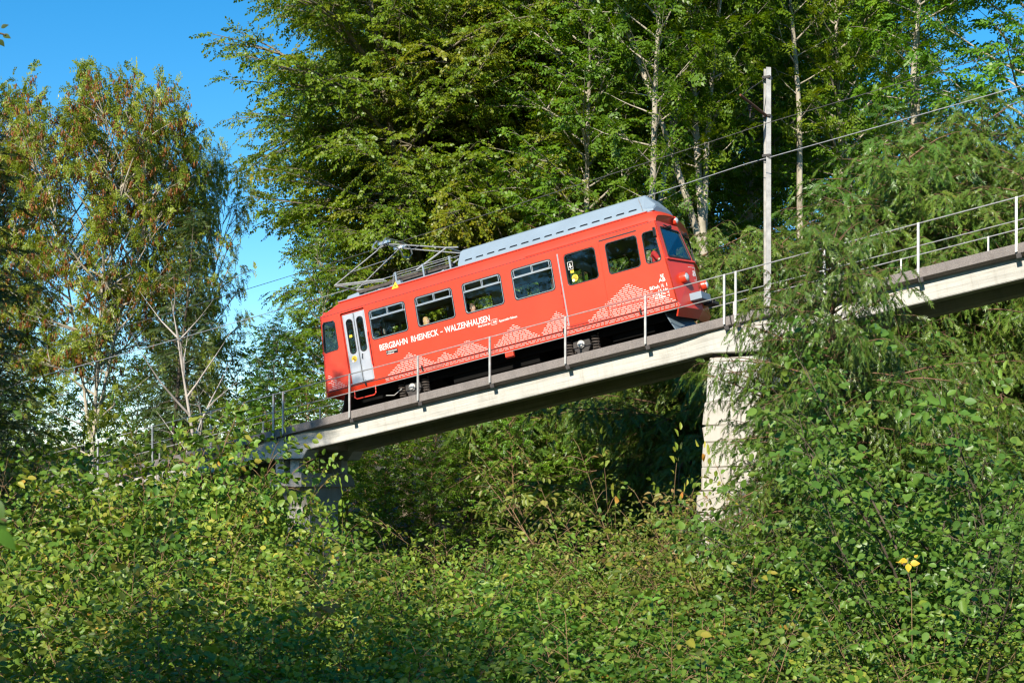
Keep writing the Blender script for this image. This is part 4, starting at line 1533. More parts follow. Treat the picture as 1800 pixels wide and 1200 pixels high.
class Tmpl:
    """a spray of leaves: vertices, quads, and a tint for each vertex"""
    def __init__(self):
        self.v, self.f, self.t = [], [], []

    def leaf(self, p, d, n, L, wd, tint, fold=0.12, droop=0.1, kind='diamond'):
        p, d = NV(p, float), unit(NV(d, float))
        n = NV(n, float)
        n = unit(n - d * (n @ d))
        b = np.cross(n, d)
        o = len(self.v)

        def q(x, y, z):
            return p + d * x * L + b * y * L + n * z * L
        if kind == 'diamond':
            self.v += [q(0, 0, 0), q(0.45, wd / 2, fold), q(1, 0, -droop), q(0.5, -wd / 2, fold)]
            self.f += [(o, o + 3, o + 2, o + 1)]
            self.t += [tint] * 4
        elif kind == 'round':
            w = wd / 2
            self.v += [q(0, 0, 0), q(0.10, w * 0.62, fold * 0.6), q(0.48, w, fold), q(0.80, w * 0.66, fold * 0.5 - droop * 0.5), q(1.06, 0, -droop),
                       q(0.78, -w * 0.70, fold * 0.5 - droop * 0.5), q(0.45, -w, fold), q(0.12, -w * 0.58, fold * 0.6)]
            self.f += [(o, o + 4, o + 3, o + 2, o + 1), (o, o + 7, o + 6, o + 5, o + 4)]
            self.t += [tint] * 8
        elif kind == 'needle':
            self.v += [q(0, wd / 2, 0), q(1, 0, -droop), q(0, -wd / 2, 0)]
            self.f += [(o, o + 2, o + 1)]
            self.t += [tint] * 3

    def done(self):
        self.V = NV(self.v, np.float32)
        self.T = NV(self.t, np.float32)
        self.k = len(self.f[0])
        self.F = NV(self.f, np.int32)
        return self


def scatter(tmpls, P, D, Nn, S, tint, rng):
    """place random templates at P with frame (D along, N normal); returns vertices, faces, tints"""
    P, D = NV(P), unit(NV(D))
    Nn = NV(Nn)
    Nn = unit(Nn - D * np.sum(Nn * D, 1, keepdims=True))
    B = np.cross(Nn, D)
    which = rng.integers(0, len(tmpls), len(P))
    VV, FF, TT = [], [], []
    off = 0
    for i, t in enumerate(tmpls):
        m = which == i
        if not m.any():
            continue
        p, d, b, n, s = P[m][:, None], D[m][:, None], B[m][:, None], Nn[m][:, None], S[m][:, None, None]
        v = p + s * (t.V[None, :, 0:1] * d + t.V[None, :, 1:2] * b + t.V[None, :, 2:3] * n)
        c = v.shape[0]
        VV.append(v.reshape(-1, 3))
        FF.append((t.F[None] + (np.arange(c) * len(t.V))[:, None, None] + off).reshape(-1, t.k))
        TT.append((t.T[None] + tint[m][:, None]).reshape(-1))
        off += c * len(t.V)
    return np.concatenate(VV), np.concatenate(FF), np.concatenate(TT)


def leaf_mesh(parts, mat):
    """parts: list of (V, F, T) with the same face size"""
    off = 0
    VV, LL, TT, cnt = [], [], [], []
    for V, Fq, T in parts:
        VV.append(V)
        LL.append((Fq + off).reshape(-1))
        cnt.append(np.full(len(Fq), Fq.shape[1], np.int32))
        TT.append(T)
        off += len(V)
    V = np.concatenate(VV).astype(np.float32)
    L = np.concatenate(LL).astype(np.int32)
    C_ = np.concatenate(cnt)
    T = np.clip(np.concatenate(TT), 0, 1).astype(np.float32)
    me = bpy.data.meshes.new("leaves")
    me.vertices.add(len(V))
    me.vertices.foreach_set("co", V.reshape(-1))
    me.loops.add(len(L))
    me.loops.foreach_set("vertex_index", L)
    me.polygons.add(len(C_))
    st = np.zeros(len(C_), np.int32)
    st[1:] = np.cumsum(C_)[:-1]
    me.polygons.foreach_set("loop_start", st)
    a = me.attributes.new("tint", 'FLOAT', 'POINT')
    a.data.foreach_set("value", T)
    me.materials.append(mat)
    me.update(calc_edges=True)
    return me


def tubes_mesh(polys, mat):
    """polys: list of (pts (n,3), radii (n), sides)"""
    VV, FF = [], []
    off = 0
    for pts, rad, n in polys:
        pts = NV(pts, float)
        m = len(pts)
        d = np.gradient(pts, axis=0)
        d = unit(d)
        ref = NV([0.3, 0.9, 0.2]) if abs(d[0, 2]) > 0.8 else NV([0, 0, 1.0])
        a = unit(np.cross(d, ref))
        b = np.cross(d, a)
        ang = 2 * np.pi * np.arange(n) / n
        ring = pts[:, None] + NV(rad)[:, None, None] * (np.cos(ang)[None, :, None] * a[:, None] + np.sin(ang)[None, :, None] * b[:, None])
        VV.append(ring.reshape(-1, 3))
        i = np.arange(m - 1)[:, None] * n
        j = np.arange(n)[None]
        j2 = (j + 1) % n
        q = np.stack([i + j, i + j2, i + n + j2, i + n + j], -1).reshape(-1, 4)
        FF.append(q + off)
        off += m * n
    V, Fq = np.concatenate(VV), np.concatenate(FF)
    me = bpy.data.meshes.new("wood")
    me.vertices.add(len(V))
    me.vertices.foreach_set("co", V.astype(np.float32).reshape(-1))
    me.loops.add(Fq.size)
    me.loops.foreach_set("vertex_index", Fq.astype(np.int32).reshape(-1))
    me.polygons.add(len(Fq))
    me.polygons.foreach_set("loop_start", np.arange(len(Fq), dtype=np.int32) * 4)
    me.polygons.foreach_set("use_smooth", np.ones(len(Fq), bool))
    me.materials.append(mat)
    me.update(calc_edges=True)
    return me


# ---- sprays
def beech_sprays(rng, n=5, leaves=9, L=0.30, broad=0.62, kind='diamond', length=0.34):
    out = []
    for _ in range(n):
        t = Tmpl()
        for i in range(leaves):
            x = length * (i + 0.6) / leaves
            sg = 1 if i % 2 else -1
            ang = sg * rng.uniform(0.5, 1.1) if i < leaves - 1 else rng.uniform(-0.3, 0.3)
            d = (math.cos(ang), math.sin(ang), rng.uniform(-0.35, 0.15))
            nn = (rng.uniform(-0.8, 0.8), rng.uniform(-0.8, 0.8), 1)
            t.leaf((x, 0, rng.uniform(-0.02, 0.02)), d, nn, L * rng.uniform(0.75, 1.15), broad, rng.uniform(-0.12, 0.12), kind=kind, droop=0.12)
        out.append(t.done())
    return out


def ash_sprays(rng, n=4):
    out = []
    for _ in range(n):
        t = Tmpl()
        for c in range(4):
            az = rng.uniform(-1.3, 1.3)
            el = rng.uniform(-0.5, 0.5)
            d = NV([math.cos(az) * math.cos(el), math.sin(az) * math.cos(el), math.sin(el)])
            p = NV([0.0, 0, 0])
            side = unit(np.cross(d, NV([0, 0, 1.0])))
            for i in range(4):
                q = p + d * (0.10 + 0.075 * i) + NV([0, 0, -0.018 * i * i])
                for sg in (-1, 1):
                    t.leaf(q, d * 0.6 + side * sg + NV([0, 0, rng.uniform(-0.5, 0.0)]), (rng.uniform(-0.3, 0.3), rng.uniform(-0.3, 0.3), 1), 0.135 * rng.uniform(0.8, 1.15), 0.46, rng.uniform(-0.15, 0.15))
        out.append(t.done())
    return out


def seed_bunch(rng, n=3):
    out = []
    for _ in range(n):
        t = Tmpl()
        for i in range(16):
            p = (rng.normal(0, 0.045), rng.normal(0, 0.045), -rng.uniform(0, 0.17))
            t.leaf(p, (rng.normal(0, 0.3), rng.normal(0, 0.3), -1), (rng.normal(), rng.normal(), 0.2), rng.uniform(0.09, 0.14), 0.35, rng.uniform(0, 1))
        out.append(t.done())
    return out


def yew_sprays(rng, n=5, needles=11, length=0.19, nl=0.066, wd=0.36):
    out = []
    for _ in range(n):
        t = Tmpl()
        bend = rng.uniform(-0.25, 0.05)
        for i in range(needles):
            x = length * i / needles
            sg = 1 if i % 2 else -1
            ang = sg * rng.uniform(0.55, 0.95)
            t.leaf((x, 0, bend * x * x * 5), (math.cos(ang), math.sin(ang), rng.uniform(-0.25, 0.15)), (rng.uniform(-0.3, 0.3), rng.uniform(-0.3, 0.3), 1), nl * rng.uniform(0.8, 1.15), wd, rng.uniform(-0.12, 0.12), kind='needle', droop=0.05)
        t.leaf((length, 0, bend * length * length * 5), (1, 0, -0.1), (0, 0, 1), nl, wd, 0.2, kind='needle')
        out.append(t.done())
    return out


def hazel_sprays(rng, n=6, leaves=5, L=0.072, broad=0.74, length=0.22):
    out = []
    for _ in range(n):
        t = Tmpl()
        for i in range(leaves):
            x = length * (i + 0.5) / leaves
            sg = 1 if i % 2 else -1
            ang = sg * rng.uniform(0.6, 1.3) if i < leaves - 1 else rng.uniform(-0.3, 0.3)
            pet = NV([math.cos(ang), math.sin(ang), rng.uniform(-0.1, 0.2)]) * 0.022
            d = (math.cos(ang), math.sin(ang), rng.uniform(-0.9, 0.0))
            nn = (rng.uniform(-0.9, 0.9), rng.uniform(-0.9, 0.9), 1)
            t.leaf(NV([x, 0, 0]) + pet, d, nn, L * rng.uniform(0.65, 1.2), broad * rng.uniform(0.85, 1.1), rng.uniform(-0.2, 0.2), fold=rng.uniform(0.02, 0.22), droop=rng.uniform(0.05, 0.3), kind='round')
        out.append(t.done())
    return out


# ---- skeleton: limbs on a trunk, side shoots on the limbs, sprays on the side shoots
def path(rng, p, d, L, n, wob, bend):
    """polyline from p towards d; bend is added to the direction along the way"""
    pts = [NV(p, float)]
    d = unit(NV(d, float))
    st = L / n
    for i in range(n):
        d = unit(d + rng.normal(0, wob, 3) + NV(bend, float) / n)
        pts.append(pts[-1] + d * st)
    return NV(pts)


def interp(pts, u):
    """points and directions along a polyline at fractions u"""
    m = len(pts) - 1
    x = np.clip(u, 0, 0.9999) * m
    i = x.astype(int)
    f = (x - i)[:, None]
    p = pts[i] * (1 - f) + pts[i + 1] * f
    return p, unit(pts[i + 1] - pts[i])


def dress(rng, limbs, wood, sec_gap, sec_len, spray_gap, sec_droop, flat, start=0.2, spray_ang=0.8, sec_r=0.008, up=0.0, face=0.7, jit=0.5, tip=True):
    """grow side shoots on limbs and return spray positions, directions, normals and a tint wave"""
    PP, DD, NN, TT = [], [], [], []
    for pts, r0 in limbs:
        L = float(np.sum(np.linalg.norm(np.diff(pts, axis=0), axis=1)))
        ns = max(3, int(L * (1 - start) / sec_gap))
        u = start + (1 - start) * (np.arange(ns) + rng.uniform(0.2, 0.8, ns)) / ns
        p, d = interp(pts, u)
        upv = NV([0, 0, 1.0])
        side = unit(np.cross(d, upv) + 1e-4)
        sg = np.where(np.arange(ns) % 2 == 0, 1.0, -1.0)[:, None]
        vert = np.cross(side, d)
        sd = unit(d * rng.uniform(0.35, 0.8, (ns, 1)) + side * sg * rng.uniform(0.6, 1.0, (ns, 1)) + vert * rng.normal(0, 1 - flat, (ns, 1)) + upv * up)
        sl = sec_len * L * (0.35 + 0.65 * (1 - (u - start) / (1 - start))) * rng.uniform(0.6, 1.15, ns)
        sl = np.minimum(np.maximum(sl, 0.25), 2.4)
        wave = rng.normal(0, 0.06)
        if tip:
            p = np.vstack([p, pts[-1:]])
            sd = np.vstack([sd, unit(pts[-1:] - pts[-2:-1])])
            sl = np.append(sl, 0.35)
        for k in range(len(p)):
            n3 = 4
            x = np.linspace(0, 1, n3)[:, None]
            q = p[k] + sd[k] * sl[k] * x + NV([0, 0, -1.0]) * sec_droop * sl[k] * x ** 2 + rng.normal(0, 0.02, (n3, 3)) * x * sl[k]
            wood.append((q, np.linspace(sec_r * (0.6 + sl[k] * 0.5), 0.003, n3), 3))
            m = max(2, int(sl[k] / spray_gap))
            us = 0.12 + 0.88 * (np.arange(m) + rng.uniform(0.1, 0.9, m)) / m
            us[-1] = 1.0
            sp, dd = interp(q, us)
            sid = unit(np.cross(dd, upv) + 1e-4)
            s2 = np.where(np.arange(m) % 2 == 0, 1.0, -1.0)[:, None]
            a = rng.uniform(spray_ang * 0.5, spray_ang * 1.3, (m, 1))
            a[-1] = 0.1
            dr = dd * np.cos(a) + sid * s2 * np.sin(a) + NV([0, 0, -1.0]) * rng.uniform(0, sec_droop * 0.9 + 0.12, (m, 1))
            PP.append(sp)
            DD.append(dr)
            outw = sp * NV([1, 1, 0])
            NN.append(np.tile(upv, (m, 1)) * 0.75 + face * unit(outw + 1e-4) + rng.normal(0, jit, (m, 3)))
            TT.append(np.full(m, wave + rng.normal(0, 0.05)) + 0.10 * (us - 0.5))
    return np.concatenate(PP), np.concatenate(DD), np.concatenate(NN), np.concatenate(TT)


def trunk_path(rng, H, lean, n=10, wob=0.03):
    pts = path(rng, (0, 0, -0.4), (lean[0], lean[1], 1), H, n, wob, (0, 0, 0.15))
    return pts


def broadleaf(seed, H, hb, Rad, n_limb, sprays, leaf_m, bark_m, r0=0.22, lean=(0, 0), el=(0.0, 0.9), sec_gap=0.4, sec_len=0.34, spray_gap=0.16, droop=0.25, flat=0.85,
              size=1.0, base_tint=0.35, shape='beech', forks=0, seeds=None, seed_mat=None, autumn=0.08, one_side=None, spray_scale=1.0, start=None):
    rng = np.random.default_rng(seed)
    tp = trunk_path(rng, H, lean)
    wood = [(tp, r0 * (1 - np.linspace(0, 1, len(tp)) ** 1.1 * 0.93), 8)]
    stems = [(tp, hb)]
    for k in range(forks):
        u = rng.uniform(0.25, 0.5)
        p, d = interp(tp, NV([u]))
        az = rng.uniform(0, 6.28)
        f = path(rng, p[0], d[0] + NV([math.cos(az), math.sin(az), 0]) * 0.28, H * (1 - u) * 0.95, 8, 0.035, (0, 0, 0.25))
        wood.append((f, r0 * 0.62 * (1 - np.linspace(0, 1, len(f)) * 0.93), 7))
        stems.append((f, max(0.05, (hb - p[0][2] * 0.6))))
    limbs = []
    for si, (sp, h0) in enumerate(stems):
        Ls = float(np.sum(np.linalg.norm(np.diff(sp, axis=0), axis=1)))
        nl = n_limb if si == 0 else n_limb // 2
        for i in range(nl):
            rel = (i + rng.uniform(0.0, 1.0)) / nl
            u = (h0 + (Ls - h0) * rel) / Ls
            if u >= 0.995:
                continue
            p, d = interp(sp, NV([u]))
            az = i * 2.39996 + rng.uniform(-0.5, 0.5)
            if one_side is not None and rng.random() < 0.7:
                az = one_side + rng.uniform(-1.0, 1.0)
            if shape == 'beech':
                pr = (0.62 + 0.5 * math.sin(math.pi * min(1, rel * 1.15 + 0.08))) * (1 - rel ** 3 * 0.75)
            elif shape == 'oval':
                pr = math.sin(math.pi * (0.12 + 0.80 * rel)) ** 0.8
            elif shape == 'cone':
                pr = (1 - rel) ** 0.8 * 0.95 + 0.06
            else:
                pr = 0.55 + 0.45 * rel
            L = Rad * pr * rng.uniform(0.65, 1.12)
            e = el[0] + (el[1] - el[0]) * rel + rng.uniform(-0.15, 0.15)
            dirv = (math.cos(az) * math.cos(e), math.sin(az) * math.cos(e), math.sin(e))
            n = max(4, int(L / 0.7))
            pts = path(rng, p[0], dirv, L, n, 0.07, (0, 0, -0.45 if shape in ('beech', 'cone') else 0.10))
            rr = min(r0 * 0.36, 0.014 + L * 0.009)
            wood.append((pts, rr * (1 - np.linspace(0, 1, len(pts)) * 0.85), 5))
            limbs.append((pts, rr))
            if L > 2.2:      # a fork on the longer limbs
                for _ in range(2 if L > 3.4 else 1):
                    uu = rng.uniform(0.3, 0.65)
                    q, dq = interp(pts, NV([uu]))
                    f = path(rng, q[0], dq[0] + rng.normal(0, 0.45, 3) * NV([1, 1, 0.4]), L * (1 - uu) * rng.uniform(0.7, 1.1), 4, 0.08, (0, 0, -0.2))
                    wood.append((f, rr * 0.55 * (1 - np.linspace(0, 1, len(f)) * 0.8), 4))
                    limbs.append((f, rr * 0.5))
    P, D, Nn, T = dress(rng, limbs, wood, sec_gap, sec_len, spray_gap, droop, flat, start=0.22 if start is None else start)
    S = size * rng.uniform(0.8, 1.2, len(P)) * spray_scale
    # whole boughs turn colour together
    hot = rng.random(len(P)) < 0.0
    cl = rng.normal(0, 1, (6, 3)) * NV([Rad * 0.6, Rad * 0.6, H * 0.3]) + NV([0, 0, H * 0.6])
    d2 = np.min(np.linalg.norm(P[:, None] - cl[None], axis=2), axis=1)
    T = T + base_tint + rng.normal(0, 0.07, len(P)) + autumn * 4 * np.exp(-(d2 / (Rad * 0.13)) ** 2)
    parts = [scatter(sprays, P, D, Nn, S, T, rng)]
    wm = tubes_mesh(wood, bark_m)
    cm = leaf_mesh(parts, leaf_m)
    out = {'trunk': wm, 'crown': cm}
    if seeds is not None:
        pick = rng.random(len(P)) < seeds
        pick &= P[:, 2] > hb + (H - hb) * 0.22
        Ps = P[pick]
        sb_ = seed_bunch(rng)
        out['seed_bunches'] = leaf_mesh([scatter(sb_, Ps, np.tile(NV([1.0, 0, 0]), (len(Ps), 1)), np.tile(NV([0.05, 0, 1.0]), (len(Ps), 1)), rng.uniform(0.9, 1.5, len(Ps)), np.zeros(len(Ps)), rng)], seed_mat)
    return out


def conifer(seed, H, hb, Rad, n_limb, sprays, leaf_m, bark_m, r0=0.18, sag=0.5, el0=0.15, sec_gap=0.26, sec_len=0.42, spray_gap=0.11, sec_droop=0.7, base_tint=0.4, stems=1, shape='yew', size=1.0):
    rng = np.random.default_rng(seed)
    wood, limbs = [], []
    for s in range(stems):
        lean = (0, 0) if s == 0 else tuple(rng.normal(0, 0.16, 2))
        Hs = H * (1 if s == 0 else rng.uniform(0.65, 0.95))
        tp = trunk_path(rng, Hs, lean, 9, 0.035)
        wood.append((tp, r0 * (0.6 if s else 1.0) * (1 - np.linspace(0, 1, len(tp)) * 0.94), 7))
        Ls = Hs
        nl = n_limb if s == 0 else n_limb // 2
        for i in range(nl):
            rel = (i + rng.uniform(0, 1)) / nl
            u = (hb + (Ls - hb) * rel) / Ls
            p, d = interp(tp, NV([u]))
            az = i * 2.39996 + rng.uniform(-0.6, 0.6)
            pr = (0.35 + 0.75 * math.sin(math.pi * (0.30 + 0.68 * rel)) ** 0.9) if shape == 'yew' else ((1 - rel) ** 0.85 * 0.97 + 0.04)
            L = Rad * pr * rng.uniform(0.6, 1.15)
            e = el0 + (0.55 if shape == 'yew' else 0.35) * rel + rng.uniform(-0.15, 0.2)
            pts = path(rng, p[0], (math.cos(az) * math.cos(e), math.sin(az) * math.cos(e), math.sin(e)), L, max(4, int(L / 0.5)), 0.06, (0, 0, -sag))
            rr = 0.008 + L * 0.006
            wood.append((pts, rr * (1 - np.linspace(0, 1, len(pts)) * 0.85), 4))
            limbs.append((pts, rr))
    P, D, Nn, T = dress(rng, limbs, wood, sec_gap, sec_len, spray_gap, sec_droop, 0.45, start=0.12, spray_ang=0.9, sec_r=0.005, face=0.45, jit=0.6)
    S = size * rng.uniform(0.75, 1.25, len(P))
    T = T + base_tint + rng.normal(0, 0.10, len(P))
    return {'trunk': tubes_mesh(wood, bark_m), 'crown': leaf_mesh([scatter(sprays, P, D, Nn, S, T, rng)], leaf_m)}


def shrub(seed, H, n_stem, sprays, leaf_m, bark_m, spread=0.35, sec_gap=0.16, sec_len=0.22, spray_gap=0.16, base_tint=0.45, r0=0.016, up=0.25, autumn=0.0, start=0.12, size=1.0, hang=0.3, drop=0.0):
    rng = np.random.default_rng(seed)
    wood, limbs = [], []
    for i in range(n_stem):
        az = i * 2.39996 + rng.uniform(-0.4, 0.4)
        sp = spread * math.sqrt((i + 0.5) / n_stem) * rng.uniform(0.7, 1.2)
        L = H * rng.uniform(0.62, 1.05) * (1 - 0.25 * sp)
        b = NV([math.cos(az), math.sin(az), 0]) * 0.35 * sp
        b[2] = -0.25
        pts = path(rng, b, (math.cos(az) * sp, math.sin(az) * sp, 1), L, 9, 0.05, (math.cos(az) * 0.25, math.sin(az) * 0.25, -hang))
        rr = r0 * rng.uniform(0.7, 1.2) * (L / H)
        wood.append((pts, rr * (1 - np.linspace(0, 1, len(pts)) * 0.85), 5))
        limbs.append((pts, rr))
    P, D, Nn, T = dress(rng, limbs, wood, sec_gap, sec_len, spray_gap, 0.25, 0.55, start=start, spray_ang=0.9, sec_r=0.005, up=up, face=0.30, jit=0.50)
    if drop > 0:
        k = rng.random(len(P)) > drop
        P, D, Nn, T = P[k], D[k], Nn[k], T[k]
    S = size * rng.uniform(0.75, 1.25, len(P))
    T = T + base_tint + rng.normal(0, 0.12, len(P)) + autumn * (rng.random(len(P)) < 0.08)
    return {'stem': tubes_mesh(wood, bark_m), 'foliage': leaf_mesh([scatter(sprays, P, D, Nn, S, T, rng)], leaf_m)}


TRI = {}


def plant(name, model, loc, rz, sc, label, cat, group=None, only=None, tilt=None):
    """a thing with its parts; copies share the meshes"""
    o = bpy.data.objects.new(name, None)
    o.empty_display_size = 0.3
    COL.objects.link(o)
    o.location = loc
    o.rotation_euler = (tilt[0] if tilt else 0, tilt[1] if tilt else 0, rz)
    o.scale = sc if isinstance(sc, tuple) else (sc, sc, sc)
    tag(o, label, cat, group)
    for k, me in model.items():
        c = bpy.data.objects.new(k, me)
        COL.objects.link(c)
        c.parent = o
        if k in ('crown', 'foliage', 'seed_bunches'):
            c["kind"] = "stuff"
    return o


g_rng = np.random.default_rng(42)
SP_BEECH = beech_sprays(g_rng, 8, 8, 0.108, 0.70)
SP_LEAF = beech_sprays(g_rng, 6, 7, 0.125, 0.66)
SP_ASH = ash_sprays(g_rng, 5)

SP_YEW = yew_sprays(g_rng, 6)
SP_SPRUCE = yew_sprays(g_rng, 5, 12, 0.24, 0.085, 0.36)
SP_HAZEL = hazel_sprays(g_rng, 8)
SP_SMALL = hazel_sprays(g_rng, 6, 6, 0.072, 0.55, 0.23)
SP_MAPLE = hazel_sprays(g_rng, 6, 5, 0.088, 0.78, 0.26)

MODEL = {
    'beech_a': broadleaf(1, 27, 6.0, 5.6, 120, SP_BEECH, M['beech'], M['bark_beech'], 0.30, (0.02, 0), (0.15, 1.05), 0.26, 0.30, 0.115, 0.30, 0.55, base_tint=0.36, forks=2, autumn=0.10),
    'beech_b': broadleaf(2, 25, 5.0, 5.0, 120, SP_BEECH, M['beech'], M['bark_beech'], 0.26, (-0.03, 0.02), (0.1, 1.0), 0.26, 0.30, 0.115, 0.32, 0.55, base_tint=0.42, forks=1, autumn=0.10),
    'ash_a': broadleaf(3, 27, 12.0, 3.2, 46, SP_ASH, M['ash'], M['bark_ash'], 0.19, (0.015, 0.0), (0.45, 1.0), 0.40, 0.34, 0.22, 0.15, 0.5, base_tint=0.42, shape='oval', forks=1, spray_scale=1.15),
    'ash_b': broadleaf(4, 29, 13.0, 2.9, 44, SP_ASH, M['ash'], M['bark_ash'], 0.17, (-0.03, 0.0), (0.4, 1.0), 0.36, 0.36, 0.20, 0.15, 0.5, base_tint=0.46, shape='oval', spray_scale=1.15),
    'maple_a': broadleaf(5, 22, 3.0, 3.6, 90, SP_LEAF, M['ash'], M['bark_ash'], 0.16, (0.02, 0.0), (0.15, 0.9), 0.24, 0.32, 0.11, 0.2, 0.55, base_tint=0.30, shape='oval', forks=0, spray_scale=1.1),
    'ash_seed': broadleaf(6, 18.5, 5.5, 5.2, 52, SP_ASH, M['ash_pale'], M['bark_ash'], 0.15, (0.02, 0), (0.30, 0.95), 0.45, 0.26, 0.30, 0.0, 0.35, base_tint=0.45, shape='oval', forks=3, start=0.42, seeds=0.6, seed_mat=M['seed'], spray_scale=0.95),
    'sapling': broadleaf(7, 8.5, 0.5, 2.3, 64, SP_LEAF, M['ash'], M['bark_twig'], 0.06, (0.03, 0), (0.1, 0.8), 0.22, 0.36, 0.115, 0.25, 0.6, base_tint=0.35, shape='oval', spray_scale=1.0),
    'yew_a': conifer(11, 8.0, 0.6, 3.0, 150, SP_YEW, M['yew'], M['bark_yew'], 0.17, 0.55, 0.05, 0.14, 0.26, 0.060, 0.60, stems=2),
    'yew_b': conifer(12, 7.0, 0.4, 3.3, 115, SP_YEW, M['yew'], M['bark_yew'], 0.15, 0.6, 0.1, 0.14, 0.26, 0.062, 0.60, stems=3, base_tint=0.46),
    'spruce_a': conifer(13, 15.0, 1.5, 3.0, 170, SP_SPRUCE, M['spruce'], M['bark_dark'], 0.16, 0.35, -0.05, 0.16, 0.34, 0.075, 0.12, shape='spruce', base_tint=0.5),
    'hazel_a': shrub(21, 3.3, 15, SP_HAZEL, M['hazel'], M['bark_twig'], 0.45, 0.12, 0.24, 0.085, autumn=0.22),
    'hazel_b': shrub(22, 3.6, 12, SP_HAZEL, M['hazel'], M['bark_twig'], 0.55, 0.12, 0.26, 0.085, autumn=0.20, base_tint=0.52),
    'hazel_c': shrub(23, 3.0, 18, SP_HAZEL, M['hazel'], M['bark_twig'], 0.40, 0.12, 0.24, 0.09, autumn=0.20, base_tint=0.38),
    'leafy_c': shrub(24, 3.2, 16, SP_SMALL, M['hazel'], M['bark_twig'], 0.40, 0.12, 0.22, 0.10, autumn=0.25, base_tint=0.42, start=0.1),
    'maple_shrub': shrub(25, 5.0, 12, SP_MAPLE, M['maple'], M['bark_dark'], 0.60, 0.15, 0.26, 0.12, autumn=0.0, base_tint=0.42, r0=0.03),
    'rusty_a': shrub(26, 4.2, 12, SP_SMALL, M['rusty_shrub'], M['bark_twig'], 0.50, 0.13, 0.24, 0.12, autumn=0.3, base_tint=0.42, r0=0.02, drop=0.25),
    'thin_shoot': shrub(27, 2.6, 2, SP_HAZEL, M['hazel'], M['bark_twig'], 0.25, 0.16, 0.10, 0.16, autumn=0.2, base_tint=0.5, r0=0.010, drop=0.2, hang=0.05),
}


def ground_at(x, y):
    return ground_z(x, y)


def pxg(px, depth):
    x = (px - X0) * depth / F_PX
    return x, depth, ground_at(x, depth)


def grow(name, model, px, depth, top_py=None, h_model=1.0, sc=None, rz=0.0, label="", cat="tree", group=None, tilt=None, sxy=1.0):
    """stand a plant on the ground; when a top is given it is made tall enough to reach it"""
    x, y, z = pxg(px, depth)
    if sc is None:
        H = (Y0 - top_py) * depth / F_PX - z
        sc = H / h_model
    return plant(name, MODEL[model], (x, y, z), rz, (sc * sxy, sc * sxy, sc), label, cat, group, tilt=tilt)

bare = broadleaf(31, 8.5, 1.5, 2.2, 16, SP_LEAF, M['beech'], M['bark_grey'], 0.09, (0, 0), (0.5, 1.0), 0.5, 0.35, 0.5, 0.0, 0.5, shape='oval')
del bare['crown']
MODEL['bare'] = bare

# the wood behind the bridge: beeches in the middle, ashes and maples on the right
T_B = "trees of the wood behind the railcar"
grow("beech_tree", 'beech_a', 750, 55, sc=1.16, rz=0.6, label="big beech in front with boughs reaching left against open sky", group=T_B)
grow("beech_tree", 'beech_b', 860, 57, sc=1.22, rz=2.2, label="olive green beech directly above the pantograph and grey roof box", group=T_B)
grow("beech_tree", 'beech_a', 715, 63, sc=1.2, rz=3.6, label="darker beech behind the big front beech at the edge of the sky", group=T_B)
grow("beech_tree", 'beech_b', 790, 66, sc=1.15, rz=4.4, label="beech standing deeper in the wood behind the two front beeches", group=T_B)
grow("beech_tree", 'beech_a', 985, 58, sc=0.95, rz=5.2, label="yellowing beech at the right end of the beech group, above the railcar roof", group=T_B)
grow("maple_tree", 'maple_a', 570, 52, sc=0.6, rz=1.0, label="low maple below the beech boughs beside the railcar's lower end", group=T_B)
grow("maple_tree", 'maple_a', 480, 51, sc=0.45, rz=2.0, label="small maple left of the railcar under the gap of sky", group=T_B)

ashes = [
    (1140, 49, 'ash_a', 1.0, 0.4, -0.10, "slender ash with a bare pale trunk leaning left above the roof box"),
    (1215, 50, 'ash_b', 1.0, 1.5, -0.02, "straight pale ash trunk just left of the forked ash"),
    (1252, 48, 'ash_a', 1.15, 2.9, -0.015, "forked pale ash behind the upper end of the railcar"),
    (1410, 52, 'ash_b', 1.05, 4.1, -0.03, "pale ash just right of the steel mast"),
    (1470, 57, 'maple_a', 1.15, 0.9, 0.0, "broad leafy maple between the mast and the right-hand yews"),
    (1545, 62, 'ash_a', 1.05, 3.3, 0.02, "ash deep in the wood above the right yews"),
    (1618, 52, 'ash_b', 1.1, 0.2, 0.0, "tall ash with a mossy pale trunk beside the right gap of sky"),
    (1640, 55, 'ash_b', 1.05, 5.5, 0.01, "second mossy ash close behind the tall one beside the sky gap"),
    (1820, 50, 'maple_a', 1.3, 3.0, 0.0, "dark leafy maple at the right edge of the photo"),
    (1325, 60, 'maple_a', 1.3, 5.1, 0.0, "maple filling the wood behind the steel mast"),
    (1030, 51, 'maple_a', 1.15, 2.3, 0.0, "sunlit maple between the beeches and the leaning ash"),
    (1175, 55, 'maple_a', 1.2, 0.3, 0.0, "maple just behind the straight and leaning ash trunks"),
    (1080, 64, 'maple_a', 1.35, 4.0, 0.0, "maple deep in the wood behind the leaning ash"),
    (1420, 70, 'beech_b', 1.2, 1.4, 0.0, "tall beech far back in the right-hand wood"),
    (1230, 72, 'beech_a', 1.1, 2.7, 0.0, "tall beech far back behind the forked ash"),
    (1560, 74, 'maple_a', 1.4, 2.0, 0.0, "tall maple far back above the right-hand yews"),
]
for px, d, mdl, sc, rz, ln, lab in ashes:
    grow("beech_tree" if 'beech' in mdl else "ash_tree" if 'ash' in mdl else "maple_tree", mdl, px, d, sc=sc, rz=rz, label=lab, group=T_B, tilt=(0.0, ln))

